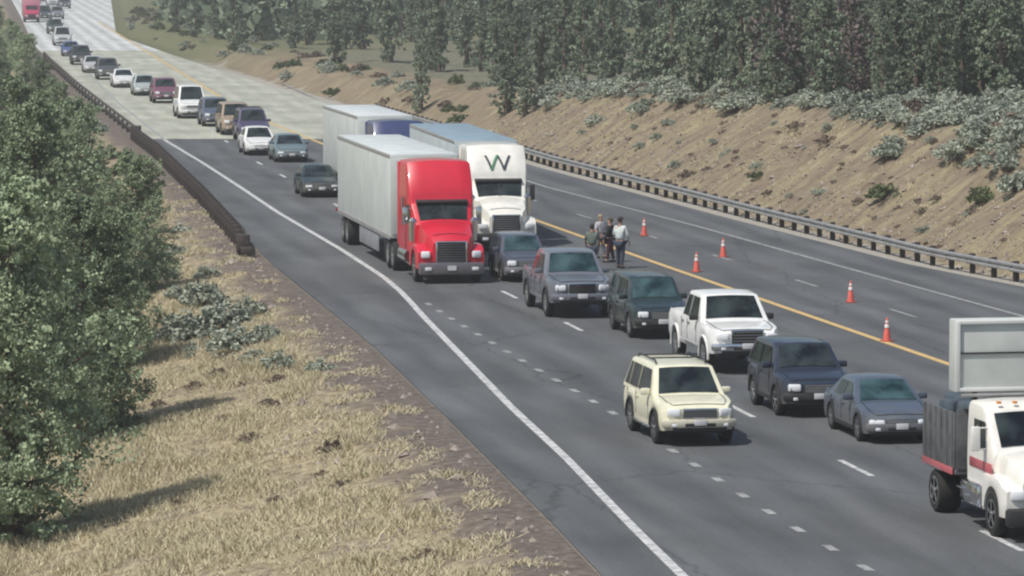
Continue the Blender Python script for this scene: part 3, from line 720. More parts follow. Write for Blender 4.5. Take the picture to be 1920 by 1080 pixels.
    for s in (-1, 1):
        obj('lower_rail', nbox((s*1.295, (t0+t1)/2, 1.16), (.03, trailer_len-.1, .16), .005), M['steel'], tr)
        obj('upper_rail', nbox((s*1.295, (t0+t1)/2, 4.04), (.025, trailer_len-.1, .12), .005), M['steel'], tr)
        rb_ = bmesh.new()
        for q in np.arange(t0+1.2, t1-.2, 1.22): box(rb_, (s*1.2915, q, zc+.0), (.012, .035, 2.62))
        obj('side_rib', rb_, trailer_m, tr)
        for v in (t1-1.3, t1-2.6): wheel(root, s*.98, v, .52, .55)
        # side skirt + landing gear
        sk = bmesh.new(); box(sk, (s*1.24, t0+6.3, .74), (.03, 5.6, .66), .01); obj('side_skirt', sk, bottom_m or M['steel'], tr)
        lg = bmesh.new(); box(lg, (s*.8, t0+2.4, .62), (.14, .14, 1.0), .02); box(lg, (s*.8, t0+2.4, .12), (.32, .32, .05), .01); obj('landing_leg', lg, M['steel'], tr)
    obj('trailer_frame', nbox((0, (t0+t1)/2, 1.0), (1.1, trailer_len-.5, .22), .02), M['chassis'], tr)
    obj('rear_guard', nbox((0, t1-.1, .55), (2.2, .1, .12), .02), M['steel'], tr)
    # refrigeration-less front wall
    obj('front_wall', nbox((0, t0-.012, zc), (2.4, .03, 2.7), .01), trailer_m, tr)
    return root
tw = mat('trailer_white', (.50, .54, .53), .5, var=.06, scale=.8, coat=.1)
troof = mat('trailer_roof', (.56, .60, .60), .45, var=.1, scale=1.2)
troofb = mat('trailer_roof_blue', (.22, .30, .36), .5, var=.12, scale=1)
dkskirt = mat('skirt_grey', (.22, .23, .25), .7, var=.15, scale=2)
red = P('truck_red', (.60, .004, .030), .38, .04)
semi('red semi truck with tall red roof fairing pulling a plain pale trailer', at(862, 532)+Vector((-.30, 0, 0)), 9.5, red, tw, troof, 15.6, bump_m=P('grey_bumper', (.10, .09, .12)), bottom_m=dkskirt, trailer_gap=1.6).scale = (1, 1, 1.045)
wt_ = P('truck_white', (.80, .79, .73), .3)
semi('white semi truck with a dark W on its roof fairing right of the red truck', at(940, 472)+Vector((.2, 0, 0)), 8.2, wt_, mat('trailer_greywhite', (.42, .47, .49), .5, var=.06, scale=.8), troofb, 15.4, logo=True, bump_m=M['dark'], trailer_gap=.8)
semi('semi truck with a blue cab and white trailer standing behind the other two trucks', Vector((-6.15+.172*9.0, 199-8.2, 0)), 9.8, P('truck_blue', (.03, .045, .14), .35), tw, troof, 12.5, bottom_m=dkskirt, trailer_gap=2.2)

# ------------------------------------------------------------------ white work truck at the right edge
def work_truck():
    p = at(1984, 1016); root = empty('work_truck', p, math.radians(10.5))
    tag(root, 'white work truck with red side stripe, dark bed and tall pale board behind the cab', 'work truck')
    cab = P('work_white', (.80, .79, .74)); redst = P('stripe_red', (.50, .10, .12))
    hw = lambda v: .92-.14*(1-smooth(0, .5, v))
    obj('hood', shell(hw, lambda v: .85, lambda v: 1.36+.36*smooth(-.5, 1.5, v)-.14*(1-smooth(0, .2, v)), [0, .03, .08, .18, .35, .6, .9, 1.2, 1.6], crown=.08), cab, root)
    for s in (-1, 1):
        def fzb(v): dv = abs(v-.95); return max(.48, .50+math.sqrt(max(0, .56**2-dv*dv)))
        f = obj('fender', shell(lambda v: .27-.05*(1-smooth(0, .3, v)), fzb, lambda v: 1.05+.2*smooth(0, .6, v), [0, .03, .1, .2, .3, .39, .42, .5, .6, .75, .95, 1.1, 1.25, 1.4, 1.49, 1.52, 1.6], crown=.04), redst if False else cab, root); f.location = (s*.88, .05, 0)
        obj('headlight', nbox((s*.86, .06, .98), (.3, .18, .22), .05, Matrix.Rotation(s*.25, 3, 'Z')), M['lamp'], root)
        wheel(root, s*1.0, 1.0, .48, .28)
        wheel(root, s*.98, 4.95, .48, .5)
        obj('fuel_tank', nbox((s*1.0, 2.6, .72), (.36, 1.3, .5), .1), M['chrome'], root)
        obj('step', nbox((s*1.12, 1.9, .55), (.2, .6, .05), .01), M['chrome'], root)
        for q in range(3): obj('step', nbox((s*1.16, 2.25+q*.42, .55+.12*q), (.16, .3, .04), .01), M['chrome'], root)
        mb = bmesh.new(); tube(mb, [(s*1.0, 1.75, 2.2), (s*1.28, 1.65, 2.2)], .02, 6); tube(mb, [(s*1.0, 1.75, 1.75), (s*1.28, 1.65, 1.75)], .02, 6); box(mb, (s*1.3, 1.65, 1.98), (.2, .1, .52), .03)
        obj('mirror', mb, cab, root)
        obj('side_window', nbox((s*1.062, 2.15, 2.02), (.02, .75, .6), .006), M['glass'], root)
        obj('stripe', nbox((s*1.066, 2.05, 1.38), (.012, 1.6, .2), .003), redst, root)
    obj('bumper', nbox((0, -.02, .52), (2.25, .3, .38), .07), M['dark'], root)
    g = obj('grille', nbox((0, -.03, 1.02), (.95, .08, .6), .04), M['dark'], root)
    gb = bmesh.new()
    for q in range(6): box(gb, (0, -.075, .78+q*.095), (.88, .02, .03))
    obj('slat', gb, M['steel'], g)
    def rz(v): return 1.68+(2.52-1.68)*(v-1.35)/.5 if v < 1.85 else 2.52+.12*smooth(1.85, 2.2, v)
    hz = lambda v: 1.06-.06*(1-smooth(1.35, 1.9, v))
    obj('cab', shell(hz, lambda v: .85, rz, [1.35, 1.37, 1.5, 1.65, 1.8, 1.85, 1.9, 2.0, 2.2, 2.6, 3.0, 3.04], side=((0, .99), (.3, 1), (.7, .99), (.93, .97), (.98, .945), (1, .9)), crown=.05), cab, root)
    obj('windshield', quadpatch(lambda t, v: (hz(v)*.9*t, v-.014, rz(v)+.05*(1-t*t)+.014), -.9, .9, 1.42, 1.82, 8, 5), M['glass'], root)
    for q in range(5): obj('marker_light', nbox((-.7+q*.35, 1.98, 2.70), (.1, .1, .05), .015), M['amber'], root)
    # board behind the cab
    bd = mat('pale_board', (.50, .53, .51), .55, var=.07, scale=1.5)
    b = obj('headboard', nbox((0, 3.58, 3.55), (2.5, .55, 1.55), .03), bd, root)
    fb = bmesh.new()
    for s in (-1, 1): box(fb, (s*1.22, 3.28, 3.55), (.1, .06, 1.5), .01)
    box(fb, (0, 3.28, 4.28), (2.4, .06, .08), .01); box(fb, (0, 3.28, 2.84), (2.4, .06, .08), .01); obj('frame', fb, mat('board_frame', (.62, .64, .62), .5), b)
    obj('seam', nbox((0, 3.285, 3.62), (2.3, .03, .035), .005), M['dark'], b)
    for s in (-1, 1): obj('headboard_support', nbox((s*.8, 3.4, 2.0), (.1, .1, 1.7), .01), M['dark'], root)
    obj('rack', nbox((0, 3.25, 2.72), (2.3, .2, .07), .02), M['steel'], root)
    # dark stake bed
    dkb = mat('dark_bed', (.09, .095, .10), .75, var=.25, scale=3)
    obj('bed_floor', nbox((0, 4.7, 1.05), (2.4, 2.4, .14), .02), dkb, root)
    for s in (-1, 1):
        sd_ = obj('bed_side', nbox((s*1.2, 4.7, 1.72), (.06, 2.4, 1.2), .01), dkb, root)
        rb_ = bmesh.new()
        for q in np.arange(3.6, 5.9, .42): box(rb_, (s*1.236, q, 1.72), (.03, .07, 1.2))
        obj('stake', rb_, dkb, sd_)
        obj('stripe', nbox((s*1.245, 4.7, 1.06), (.02, 2.35, .15), .004), redst, sd_)
        obj('mudguard', nbox((s*1.0, 4.95, .98), (.52, 1.2, .05), .02), dkb, root)
    obj('tailgate', nbox((0, 5.93, 1.6), (2.4, .06, .95), .01), dkb, root)
    obj('front_gate', nbox((0, 3.5, 1.75), (2.34, .05, 1.3), .01), dkb, root)
    lm = bmesh.new()
    for k in range(9):
        box(lm, (random.uniform(-.8, .8), random.uniform(4.0, 5.4), random.uniform(1.7, 2.35)), (random.uniform(.4, .8), random.uniform(.5, 1.1), random.uniform(.25, .6)), .08, Matrix.Rotation(random.uniform(-1, 1), 3, 'Z'))
    tag(obj('load', lm, mat('load_tarp', (.06, .085, .11), .7, var=.3, scale=3), root))
    obj('chassis', nbox((0, 3.0, .72), (.9, 5.7, .26), .02), M['chassis'], root)
work_truck()
# red truck in the distance, upper left
def box_truck():
    p = at(60, 42); root = empty('box_truck', p, math.radians(8)); tag(root, 'small red truck in the distance near the upper left corner', 'truck')
    r_ = P('far_red', (.42, .03, .10))
    obj('cab', shell(lambda v: 1.0-.1*(1-smooth(0, .4, v)), lambda v: .5, lambda v: 1.2+1.1*smooth(0.1, 1.5, v), [0, .05, .2, .5, .8, 1.1, 1.5, 2.0, 2.3], crown=.06), r_, root)
    obj('windshield', quadpatch(lambda t, v: (.85*t, v-.03, 1.2+1.1*smooth(.1, 1.5, v)+.09), -.9, .9, .75, 1.25, 3, 4), M['glass'], root)
    obj('cargo_box', nbox((0, 4.9, 2.0), (2.4, 5, 2.3), .05), P('far_pink', (.55, .22, .30)), root)
    obj('bumper', nbox((0, -.03, .5), (2.1, .25, .3), .05), M['dark'], root)
    obj('grille', nbox((0, -.03, .9), (1.0, .08, .35), .02), M['dark'], root)
    for s in (-1, 1):
        obj('headlight', nbox((s*.75, .02, .9), (.28, .12, .2), .03), M['lamp'], root)
        for v in (.9, 5.6): wheel(root, s*.92, v, .42, .26)
    obj('chassis', nbox((0, 3.6, .65), (.9, 6.8, .25), .02), M['chassis'], root)
box_truck()

# ------------------------------------------------------------------ traffic cones
ORANGE = mat('cone_orange', (.66, .12, .09), .6, var=.1, scale=6); CWHITE = mat('cone_collar', (.75, .74, .74), .5); CBASE = mat('cone_base', (.30, .05, .03), .8)
def mesh_of(bm, name, m):
    bmesh.ops.recalc_face_normals(bm, faces=bm.faces[:]); me = bpy.data.meshes.new(name); bm.to_mesh(me); bm.free(); me.materials.append(m); finish(me); return me
b1 = bmesh.new(); lathe(b1, [(.03, .17), (.045, .145), (.84, .03), (.86, .02)], 'Z', 18); cone_me = mesh_of(b1, 'cone_body', ORANGE)
b1 = bmesh.new(); lathe(b1, [(.50, .0935), (.62, .076)], 'Z', 18); col_me = mesh_of(b1, 'collar', CWHITE)
b1 = bmesh.new(); lathe(b1, [(.68, .067), (.745, .058)], 'Z', 18); col2_me = mesh_of(b1, 'collar', CWHITE)
b1 = bmesh.new(); box(b1, (0, 0, .02), (.42, .42, .04), .012); base_me = mesh_of(b1, 'base', CBASE)
cones = [((1663, 640), 'orange traffic cone on the yellow line left of the work truck board'), ((1595, 567), 'orange traffic cone alone in the empty lane right of the white pickup'),
         ((1306, 510), 'orange traffic cone with pale top just behind the white pickup roof'), ((1356, 482), 'faded orange cone beside a lane dash in the empty direction'),
         ((1208, 442), 'small pinkish cone in the empty lane right of the standing people')]
for (px, lab) in cones:
    r_ = empty('traffic_cone', at(*px)); tag(r_, lab, 'traffic cone', 'traffic cones in the empty lanes')
    r_.rotation_euler.z = random.uniform(0, 1); r_.scale = (.86,)*3
    for nme, me in (('cone_body', cone_me), ('collar', col_me), ('collar', col2_me), ('base', base_me)):
        o = bpy.data.objects.new(nme, me); C.objects.link(o); o.parent = r_

# ------------------------------------------------------------------ people
SKIN = mat('skin', (.45, .27, .19), .6)
def skinned(name, verts, edges, radii, m, parent, root=0):
    me = bpy.data.meshes.new(name); me.from_pydata(verts, edges, []); o = obj(name, me, m, parent)
    md = o.modifiers.new('skin', 'SKIN'); md.use_smooth_shade = True
    for v, r in zip(me.skin_vertices[0].data, radii): v.radius = (r, r) if not hasattr(r, '__len__') else r
    me.skin_vertices[0].data[root].use_root = True
    s = o.modifiers.new('sub', 'SUBSURF'); s.levels = 1; s.render_levels = 2
    return o
def person(px, rz, label, shirt, trousers, hair, arms=((.12, .05), (.1, .0)), hgt=1.76, hat=None, step=.1, group='people standing behind the grey pickup'):
    root = empty('person', at(*px), rz); tag(root, label, 'person', group)
    k = hgt/1.76
    V, E, R = [], [], []
    def add(p, r, par=None):
        V.append(Vector(p)*k); R.append((r[0]*k, r[1]*k) if hasattr(r, '__len__') else r*k)
        if par is not None: E.append((par, len(V)-1))
        return len(V)-1
    pel = add((0, 0, .95), (.145, .105)); sp = add((0, .01, 1.12), (.135, .095), pel); ch = add((0, .01, 1.32), (.165, .11), sp); nk = add((0, .0, 1.47), .055, ch); hd0 = add((0, -.01, 1.55), (.06, .068), nk)
    hd = add((0, -.015, 1.63), (.078, .095), hd0); tp = add((0, -.005, 1.71), (.062, .075), hd)
    torso = dict(pel=pel, sp=sp, ch=ch)
    arm_idx, leg_idx = [], []
    for s, (a, b) in zip((-1, 1), arms):
        sh = add((s*.185, .0, 1.40), .055, ch); el = add((s*(.235+a*.3), -a*.4, 1.13+a*.1), .042, sh)
        wr = add((s*(.235+a*.1), -a*1.2-.06, .90+b), .028, el)
        pa = add((s*(.235+a*.1), -a*1.2-.08, .84+b), (.018, .036), wr)
        arm_idx.append((sh, el, wr))
        for q, (dx, ln) in enumerate(((-.028, .065), (-.010, .075), (.009, .07), (.026, .055))):
            f1 = add((s*(.235+a*.1), -a*1.2-.085+dx, .80+b), .0095, pa); add((s*(.228+a*.1), -a*1.2-.09+dx, .80+b-ln), .008, f1)
        add((s*(.21+a*.1), -a*1.2-.125, .825+b), .010, pa)
    for s in (-1, 1):
        hp = add((s*.09, 0, .88), .095, pel); kn = add((s*.11, -.01-s*step*.3, .50), .062, hp); an = add((s*.12, .02-s*step, .10), .04, kn)
        add((s*.125, -.08-s*step, .05), (.045, .035), an); leg_idx.append((hp, kn, an))
    body = skinned('body', [tuple(v) for v in V], E, R, SKIN, root)
    def sub(ids, grow, name, m, extra=()):
        mp = {i: j for j, i in enumerate(ids)}
        vv = [tuple(V[i]) for i in ids]; ee = [(mp[a], mp[b]) for a, b in E if a in mp and b in mp]
        rr = [tuple((x+grow+(.03 if name == 'shirt' and i in (ch, nk) else .03 if i in (pel, sp) else 0)) for x in (R[i] if hasattr(R[i], '__len__') else (R[i], R[i]))) for i in ids]
        return skinned(name, vv, ee, rr, m, root)
    sl = [pel, sp, ch, nk] + [i for t in arm_idx for i in t[:2]]
    if shirt[1]: sl = [pel, sp, ch, nk] + [i for t in arm_idx for i in t]
    sub(sl, .024, 'shirt', shirt[0])
    sub([pel] + [i for t in leg_idx for i in t], .02, 'trousers', trousers)
    for s, (hp, kn, an) in zip((-1, 1), leg_idx):
        c = V[an]; obj('shoe', nbox((c.x, c.y-.06, .045), (.1, .27, .09), .035), M['dark'], root)
    hb = bmesh.new(); bmesh.ops.create_uvsphere(hb, u_segments=16, v_segments=10, radius=.108*k)
    bmesh.ops.scale(hb, vec=(.88, 1.05, .95), verts=hb.verts); bmesh.ops.translate(hb, vec=(0, .012, 1.685*k), verts=hb.verts)
    bmesh.ops.delete(hb, geom=[v for v in hb.verts if v.co.z < 1.66*k and v.co.y < .02], context='VERTS')
    obj('hair' if not hat else 'cap', hb, hair, root)
    if hat: obj('cap_brim', nbox((0, -.13, 1.71*k), (.16, .12, .015), .006), hair, root)
    fb = bmesh.new(); box(fb, (0, -.115, 1.625*k), (.028, .04, .045), .012); obj('nose', fb, SKIN, root)
    eb = bmesh.new()
    for s in (-1, 1): box(eb, (s*.03, -.105, 1.655*k), (.022, .015, .01), .003)
    box(eb, (0, -.1, 1.59*k), (.04, .015, .008), .003); obj('face_features', eb, M['dark'], root)
    for s in (-1, 1): obj('ear', nbox((s*.088, 0, 1.635*k), (.02, .035, .055), .008), SKIN, root)
    return root
dkh = mat('dark_hair', (.03, .025, .02), .8); blk = mat('black_cloth', (.015, .016, .02), .9, var=.2, scale=10)
jean = mat('dark_blue_denim', (.035, .045, .075), .9, var=.2, scale=15); pale = mat('pale_shirt', (.55, .60, .60), .85, var=.06, scale=8)
person((1163, 503), 2.6, 'person in a pale shirt and dark trousers standing right of the grey pickup', (pale, True), jean, dkh, hgt=1.92, arms=((.1, .02), (.16, .1)), hat=True)
person((1144, 492), -1.9, 'person in black top and dark trousers standing beside the pale-shirted person', (blk, True), mat('maroon_cloth', (.06, .02, .03), .9), mat('brown_hair', (.07, .05, .035), .8), hgt=1.7, arms=((.3, .2), (.1, 0)))
person((1110, 508), 3.0, 'person with dark hair seen over the far side of the grey pickup bonnet', (mat('olive_shirt', (.12, .15, .13), .9), False), jean, dkh, hgt=1.74)
person((1126, 484), .6, 'person in a light grey top between the two groups behind the grey pickup', (mat('light_grey_shirt', (.42, .42, .44), .9), False), mat('grey_cloth', (.15, .15, .17), .9), mat('fair_hair', (.3, .24, .16), .8), hgt=1.68)

# ------------------------------------------------------------------ vegetation
def leaves(centers, radii, per, size, aspect=1.6, tint_amp=.72, flat=0.8):
    """many small leaf clump faces; returns verts, faces, tint"""
    n = len(centers); N = n*per
    c = np.repeat(np.asarray(centers), per, 0); r = np.repeat(np.asarray(radii), per)
    d = RNG.normal(size=(N, 3)); d /= np.linalg.norm(d, axis=1)[:, None]
    rad = r*RNG.uniform(.35, 1.05, N)
    p = c + d*rad[:, None]*np.array([1, 1, flat])
    a = RNG.normal(size=(N, 3)) + np.array([0, 0, .5]); a /= np.linalg.norm(a, axis=1)[:, None]
    b = np.cross(a, RNG.normal(size=(N, 3))); b /= np.linalg.norm(b, axis=1)[:, None]
    s = size*RNG.uniform(.6, 1.4, N)[:, None]
    a = a*s*aspect*.5; b = b*s*.5
    V = np.stack([p-a-b*.5, p-a*.2+b, p+a+b*.4, p+a*.3-b], 1).reshape(-1, 3)
    t = np.repeat(RNG.uniform(0, 1, n), per)*tint_amp + RNG.uniform(0, 1, N)*(1-tint_amp)
    return V, t
def leafmesh(name, V, t, m):
    N = len(V)//4
    me = bpy.data.meshes.new(name); me.vertices.add(4*N); me.vertices.foreach_set('co', V.astype(np.float32).ravel())
    me.loops.add(4*N); me.loops.foreach_set('vertex_index', np.arange(4*N, dtype=np.int32))
    me.polygons.add(N); me.polygons.foreach_set('loop_start', np.arange(0, 4*N, 4, dtype=np.int32))
    me.update(calc_edges=True)
    at_ = me.attributes.new('tint', 'FLOAT', 'FACE'); at_.data.foreach_set('value', t.astype(np.float32))
    me.materials.append(m); return me
LEAF_J = leafmat('juniper_foliage', (.075, .108, .062), (.40, .49, .31))
LEAF_F = leafmat('forest_foliage', (.085, .115, .078), (.31, .37, .26))
LEAF_S = leafmat('sagebrush_foliage', (.18, .21, .165), (.39, .425, .345))
LEAF_D = leafmat('dry_shrub_foliage', (.10, .075, .06), (.23, .18, .14))
LEAF_G = leafmat('green_shrub_foliage', (.045, .07, .035), (.14, .17, .08))
LEAF_R = leafmat('reddish_dead_foliage', (.10, .08, .075), (.21, .175, .16))
BARK = mat('bark', (.12, .09, .07), .95, var=.4, scale=10, bump=.5)
def tree_parts(hgt, rad, nl, clumps, per, size, m, base=.1, shape='round', seed=0):
    R = random.Random(seed)
    tb = bmesh.new()
    tr_h = hgt*.86; lean = (R.uniform(-.3, .3), R.uniform(-.3, .3))
    tp = [(lean[0]*q, lean[1]*q, tr_h*q-.15) for q in (0, .15, .35, .6, .8, 1)]
    tube(tb, tp, [hgt*.035, hgt*.028, hgt*.022, hgt*.014, hgt*.008, hgt*.003], 8)
    lobes = []
    for i in range(nl):
        q = base+(1-base)*((i+R.random())/nl); z = hgt*q*.93+.1
        if shape == 'round': env = rad*math.sqrt(max(.05, 1-((q-.42)/.62)**2))
        else: env = rad*(1.05-q)**.8*(1 if q > .15 else .75)
        a = R.uniform(0, 6.283); rr = env*R.uniform(.25, .82)
        lr = max(.22, env*R.uniform(.32, .5))
        lobes.append((rr*math.cos(a)+lean[0]*q, rr*math.sin(a)+lean[1]*q, z, lr))
        if i % 2 == 0:
            zb_ = max(.3, z-rr*.5)
            tube(tb, [(lean[0]*q, lean[1]*q, zb_), (rr*.5*math.cos(a), rr*.5*math.sin(a), zb_+.12*rr), (rr*math.cos(a), rr*math.sin(a), z)], [hgt*.010, hgt*.007, hgt*.003], 5)
    bmesh.ops.recalc_face_normals(tb, faces=tb.faces[:]); tm = bpy.data.meshes.new('trunk'); tb.to_mesh(tm); tb.free(); tm.materials.append(BARK); finish(tm)
    cc, cr = [], []
    for (x, y, z, lr) in lobes:
        for _ in range(clumps):
            d = Vector((R.gauss(0, 1), R.gauss(0, 1), R.gauss(0, 1)+.25)).normalized(); rr = lr*R.uniform(.55, 1.08)
            cc.append((x+d.x*rr, y+d.y*rr, max(.1, z+d.z*rr*.9))); cr.append(lr*R.uniform(.16, .34))
    V, t = leaves(cc, cr, per, size)
    return tm, leafmesh('crown', V, t, m)
def place_tree(name, parts, p, s, label, group=None, cat='tree', sz=1.0):
    r_ = empty(name, p, random.uniform(0, 6.28)); tag(r_, label, cat, group); r_.scale = (s, s, s*sz)
    for nme, me in zip(('trunk', 'crown'), parts):
        o = bpy.data.objects.new(nme, me); C.objects.link(o); o.parent = r_
    return r_
# left foreground junipers
JN = [tree_parts(9, 2.7, 54, 24, 36, .070, LEAF_J, .03, 'round', s) for s in (1, 2, 3)]
def pk(px, py): return pick(px, py)
near = [((20, 1010), 0, 1.0, 'juniper at the lower left corner with shaded foliage cut by the frame'),
        ((140, 830), 1, .80, 'tall bushy juniper whose crown fills the left side above the dry grass'),
        ((250, 560), 2, .62, 'mid-sized juniper right edge of the left tree clump beside the dry slope'),
        ((70, 700), 2, 1.02, 'tallest juniper at the left frame edge reaching the top of the picture'),
        ((150, 440), 1, .72, 'juniper behind the clump beside the left guardrail'),
        ((40, 480), 0, .9, 'rear juniper against the left frame edge'),
        ((205, 700), 0, .55, 'low dark juniper at the foot of the left clump')]
for (px, k, s, lab) in near: place_tree('juniper_tree', JN[k], pk(*px), s, lab)
for i, px in enumerate([(95, 330), (150, 300), (40, 250), (120, 230), (30, 170), (85, 190), (50, 120), (20, 90)]):
    place_tree('juniper_tree', JN[i % 3], pk(*px)+Vector((-1.5, 0, 0)), .5+.05*(i % 3), 'juniper of the far row left of the guardrail, '+['nearest but one', 'nearest', 'third at the frame edge', 'level with the guardrail start', 'fifth at the frame edge', 'beside the bridge rail', 'last but one', 'farthest'][i], 'junipers left of the highway')
# forest on the right
FT = [tree_parts(7.8, 1.75, 34, 13, 28, .105, LEAF_F, .02, 'cone' if s % 3 else 'round', 20+s) for s in range(6)]
FTR = tree_parts(6, 1.7, 22, 8, 9, .18, LEAF_R, .05, 'round', 50)
cnt = 0; spots = []
R = random.Random(5)
tries = 0
while cnt < 285 and tries < 20000:
    tries += 1
    y = 213+ (R.random()**1.3)*330; x = R.uniform(-.115*y, .128*y)
    if cnt < 60: y = R.uniform(208, 232); x = R.uniform(.0, .128)*y
    d = x-XR(y)
    mind = (8.2+R.uniform(0, 1.5) if cnt >= 60 else 8.6) if y < 262 else 3.6+R.uniform(0, 3)
    if y > 330: mind = 3.5+R.uniform(0, 2.5)
    if d < mind: continue
    if y < 300 and cnt >= 60 and any((x-a)**2+(y-b)**2 < 2.2**2 for a, b in spots): continue
    if cnt < 60 and any((x-a)**2+(y-b)**2 < 1.5**2 for a, b in spots): continue
    if cnt >= 60 and any((x-a)**2+(y-b)**2 < 1.9**2 for a, b in spots): continue
    # clearing behind the trucks (brown ground seen between the trees)
    if 262 < y < 330 and d < 9 and R.random() < .8: continue
    spots.append((x, y)); cnt += 1
    k = R.random(); red_ = (.055 < x/y < .085 and R.random() < .38)
    s = R.uniform(.55, 1.0)*(1.0 if y > 232 else .8)
    place_tree('juniper_tree', FTR if red_ else FT[R.randrange(6)], Vector((x, y, height(x, y)-.05)), s,
        'grey-brown dead or thin tree in the upper right of the wood' if red_ else ('dull green conifer of the wood above the cut bank' if y > 228 else 'front-row conifer right behind the sagebrush fringe of the bank'), 'dead trees of the wood' if red_ else ('conifers of the wood above the bank' if y > 228 else 'front row of conifers'), sz=R.uniform(.95, 1.4))
for (px, s, lab) in (((790, 212), .62, 'lone dark green conifer standing just above the white semi trailer roof'), ((950, 214), .7, 'dark conifer at the near left end of the cut bank'), ((985, 216), .55, 'small conifer at the left end of the sagebrush fringe')):
    place_tree('juniper_tree', FT[1], pick(*px), s, lab)
# farther wood as one mass behind the rows one can tell apart
cc, cr = [], []
for _ in range(5200):
    y = R.uniform(440, 1300); x = R.uniform(-.14*y, .14*y)
    if XL(y)-14 < x < XR(y)+7: continue
    h_ = height(x, y); H_ = R.uniform(3, 6.5)
    for q in range(3): cc.append((x+R.uniform(-.6, .6), y+R.uniform(-.6, .6), h_+H_*(q+.5)/3)); cr.append(1.7-.4*q)
V, t = leaves(cc, cr, 12, .8)
tag(obj('far_wood', leafmesh('far_wood', V, t, LEAF_F)), 'distant green wood filling the land beyond the highway bend', 'wood', kind='stuff')

# shrubs
def shrub(n, rad, h, m, seed, size=.06, per=26):
    R2 = random.Random(seed); cc, cr = [], []
    for _ in range(n):
        a = R2.uniform(0, 6.28); q = R2.random()**.5; z = h*(1-.75*q*q)*R2.uniform(.35, 1)
        cc.append((rad*q*math.cos(a), rad*q*math.sin(a), z)); cr.append(R2.uniform(.12, .22)*rad/.6)
    V, t = leaves(cc, cr, per, size, aspect=2.2)
    b = bmesh.new()
    for _ in range(9):
        a = R2.uniform(0, 6.28); q = R2.uniform(.3, .8)*rad
        tube(b, [(0, 0, -.08), (q*.4*math.cos(a), q*.4*math.sin(a), h*.35), (q*math.cos(a), q*math.sin(a), h*.75)], [.025, .015, .006], 5)
    bmesh.ops.recalc_face_normals(b, faces=b.faces[:]); sm = bpy.data.meshes.new('stem'); b.to_mesh(sm); b.free(); sm.materials.append(BARK)
    return sm, leafmesh('foliage', V, t, m)
SH = {'sage': [shrub(40, .6, .75, LEAF_S, s) for s in (1, 2, 3, 4)], 'dry': [shrub(26, .5, .45, LEAF_D, s, per=16) for s in (5, 6)], 'green': [shrub(44, .6, .8, LEAF_G, s) for s in (7, 8)]}
def put_shrub(kind, p, s, label, group):
    r_ = empty({'sage': 'sagebrush', 'dry': 'dry_shrub', 'green': 'green_shrub'}[kind], p-Vector((0, 0, .04)), random.uniform(0, 6.28)); tag(r_, label, 'shrub', group)
    r_.scale = (s*random.uniform(.9, 1.25), s, s*random.uniform(.6, .95))
    for nme, me in zip(('stem', 'foliage'), random.choice(SH[kind])):
        o = bpy.data.objects.new(nme, me); C.objects.link(o); o.parent = r_
random.seed(21)
n_ = 0
while n_ < 185:
    y = random.uniform(148, 262); H = Hbank(y); edge = 1.9+H*1.55
    d = edge + (random.random()**1.6)*13 - .7
    x = XR(y)+d
    if not (-.02 < x/y < .135) or (y > 210 and d > 9.5 and random.random() < .85): continue
    put_shrub('sage' if random.random() < .86 else 'dry', Vector((x, y, height(x, y))), random.uniform(.7, 1.55), 'grey-green sagebrush of the fringe along the top of the cut bank', 'sagebrush along the bank top'); n_ += 1
for (px, py, k, s, lab) in [(1660, 372, 'green', 1.1, 'round green shrub alone low on the brown bank'), (1840, 385, 'green', 1.0, 'dull green shrub on the right part of the bank near the frame edge'),
    (1495, 248, 'dry', 1.0, 'dark leaning dry shrub high in the middle of the bank'), (1552, 275, 'dry', 1.2, 'mauve-brown shrub high on the bank right of the leaning one'),
    (1420, 335, 'green', .7, 'small green shrub halfway down the middle of the bank'), (1290, 335, 'dry', .9, 'small dark shrub low on the left part of the bank'),
    (1730, 400, 'dry', .7, 'small brown tuft low on the bank above the guardrail'), (1200, 215, 'sage', 1.3, 'sagebrush clump hanging over the left part of the bank top'),
    (1905, 365, 'sage', 1.3, 'pale sagebrush on the bank touching the right frame edge'), (1820, 300, 'sage', 1.6, 'large sagebrush on the upper bank below the green fringe'),
    (1880, 330, 'sage', 1.4, 'sagebrush spilling down the upper bank near the right edge'), (1120, 232, 'sage', .9, 'low sagebrush at the left end of the bank face')]:
    put_shrub(k, pick(px, py), s, lab, None)
for _ in range(120):
    y = random.uniform(150, 240); x = XR(y)+random.uniform(2.2, 7.6)
    put_shrub(random.choice(['dry', 'dry', 'sage']), Vector((x, y, height(x, y))), random.uniform(.3, .6), 'small dry tuft scattered over the brown face of the cut bank', 'small tufts on the bank face')
for _ in range(110):
    y = random.uniform(270, 640); x = XR(y)+random.uniform(2.0, 9)
    put_shrub(random.choice(['dry', 'sage', 'green']), Vector((x, y, height(x, y))), random.uniform(.7, 1.5), 'shrub in the scrub strip right of the far road', 'shrubs right of the far road')
for _ in range(34):
    p = pick(random.uniform(1660, 1918), random.uniform(190, 330))
    if p.x-XR(p.y) < 3.5 or (p.y > 212): continue
    put_shrub('sage', p, random.uniform(.7, 1.3), 'sagebrush of the thicket on the upper right end of the bank', 'sagebrush thicket at the right end of the bank')
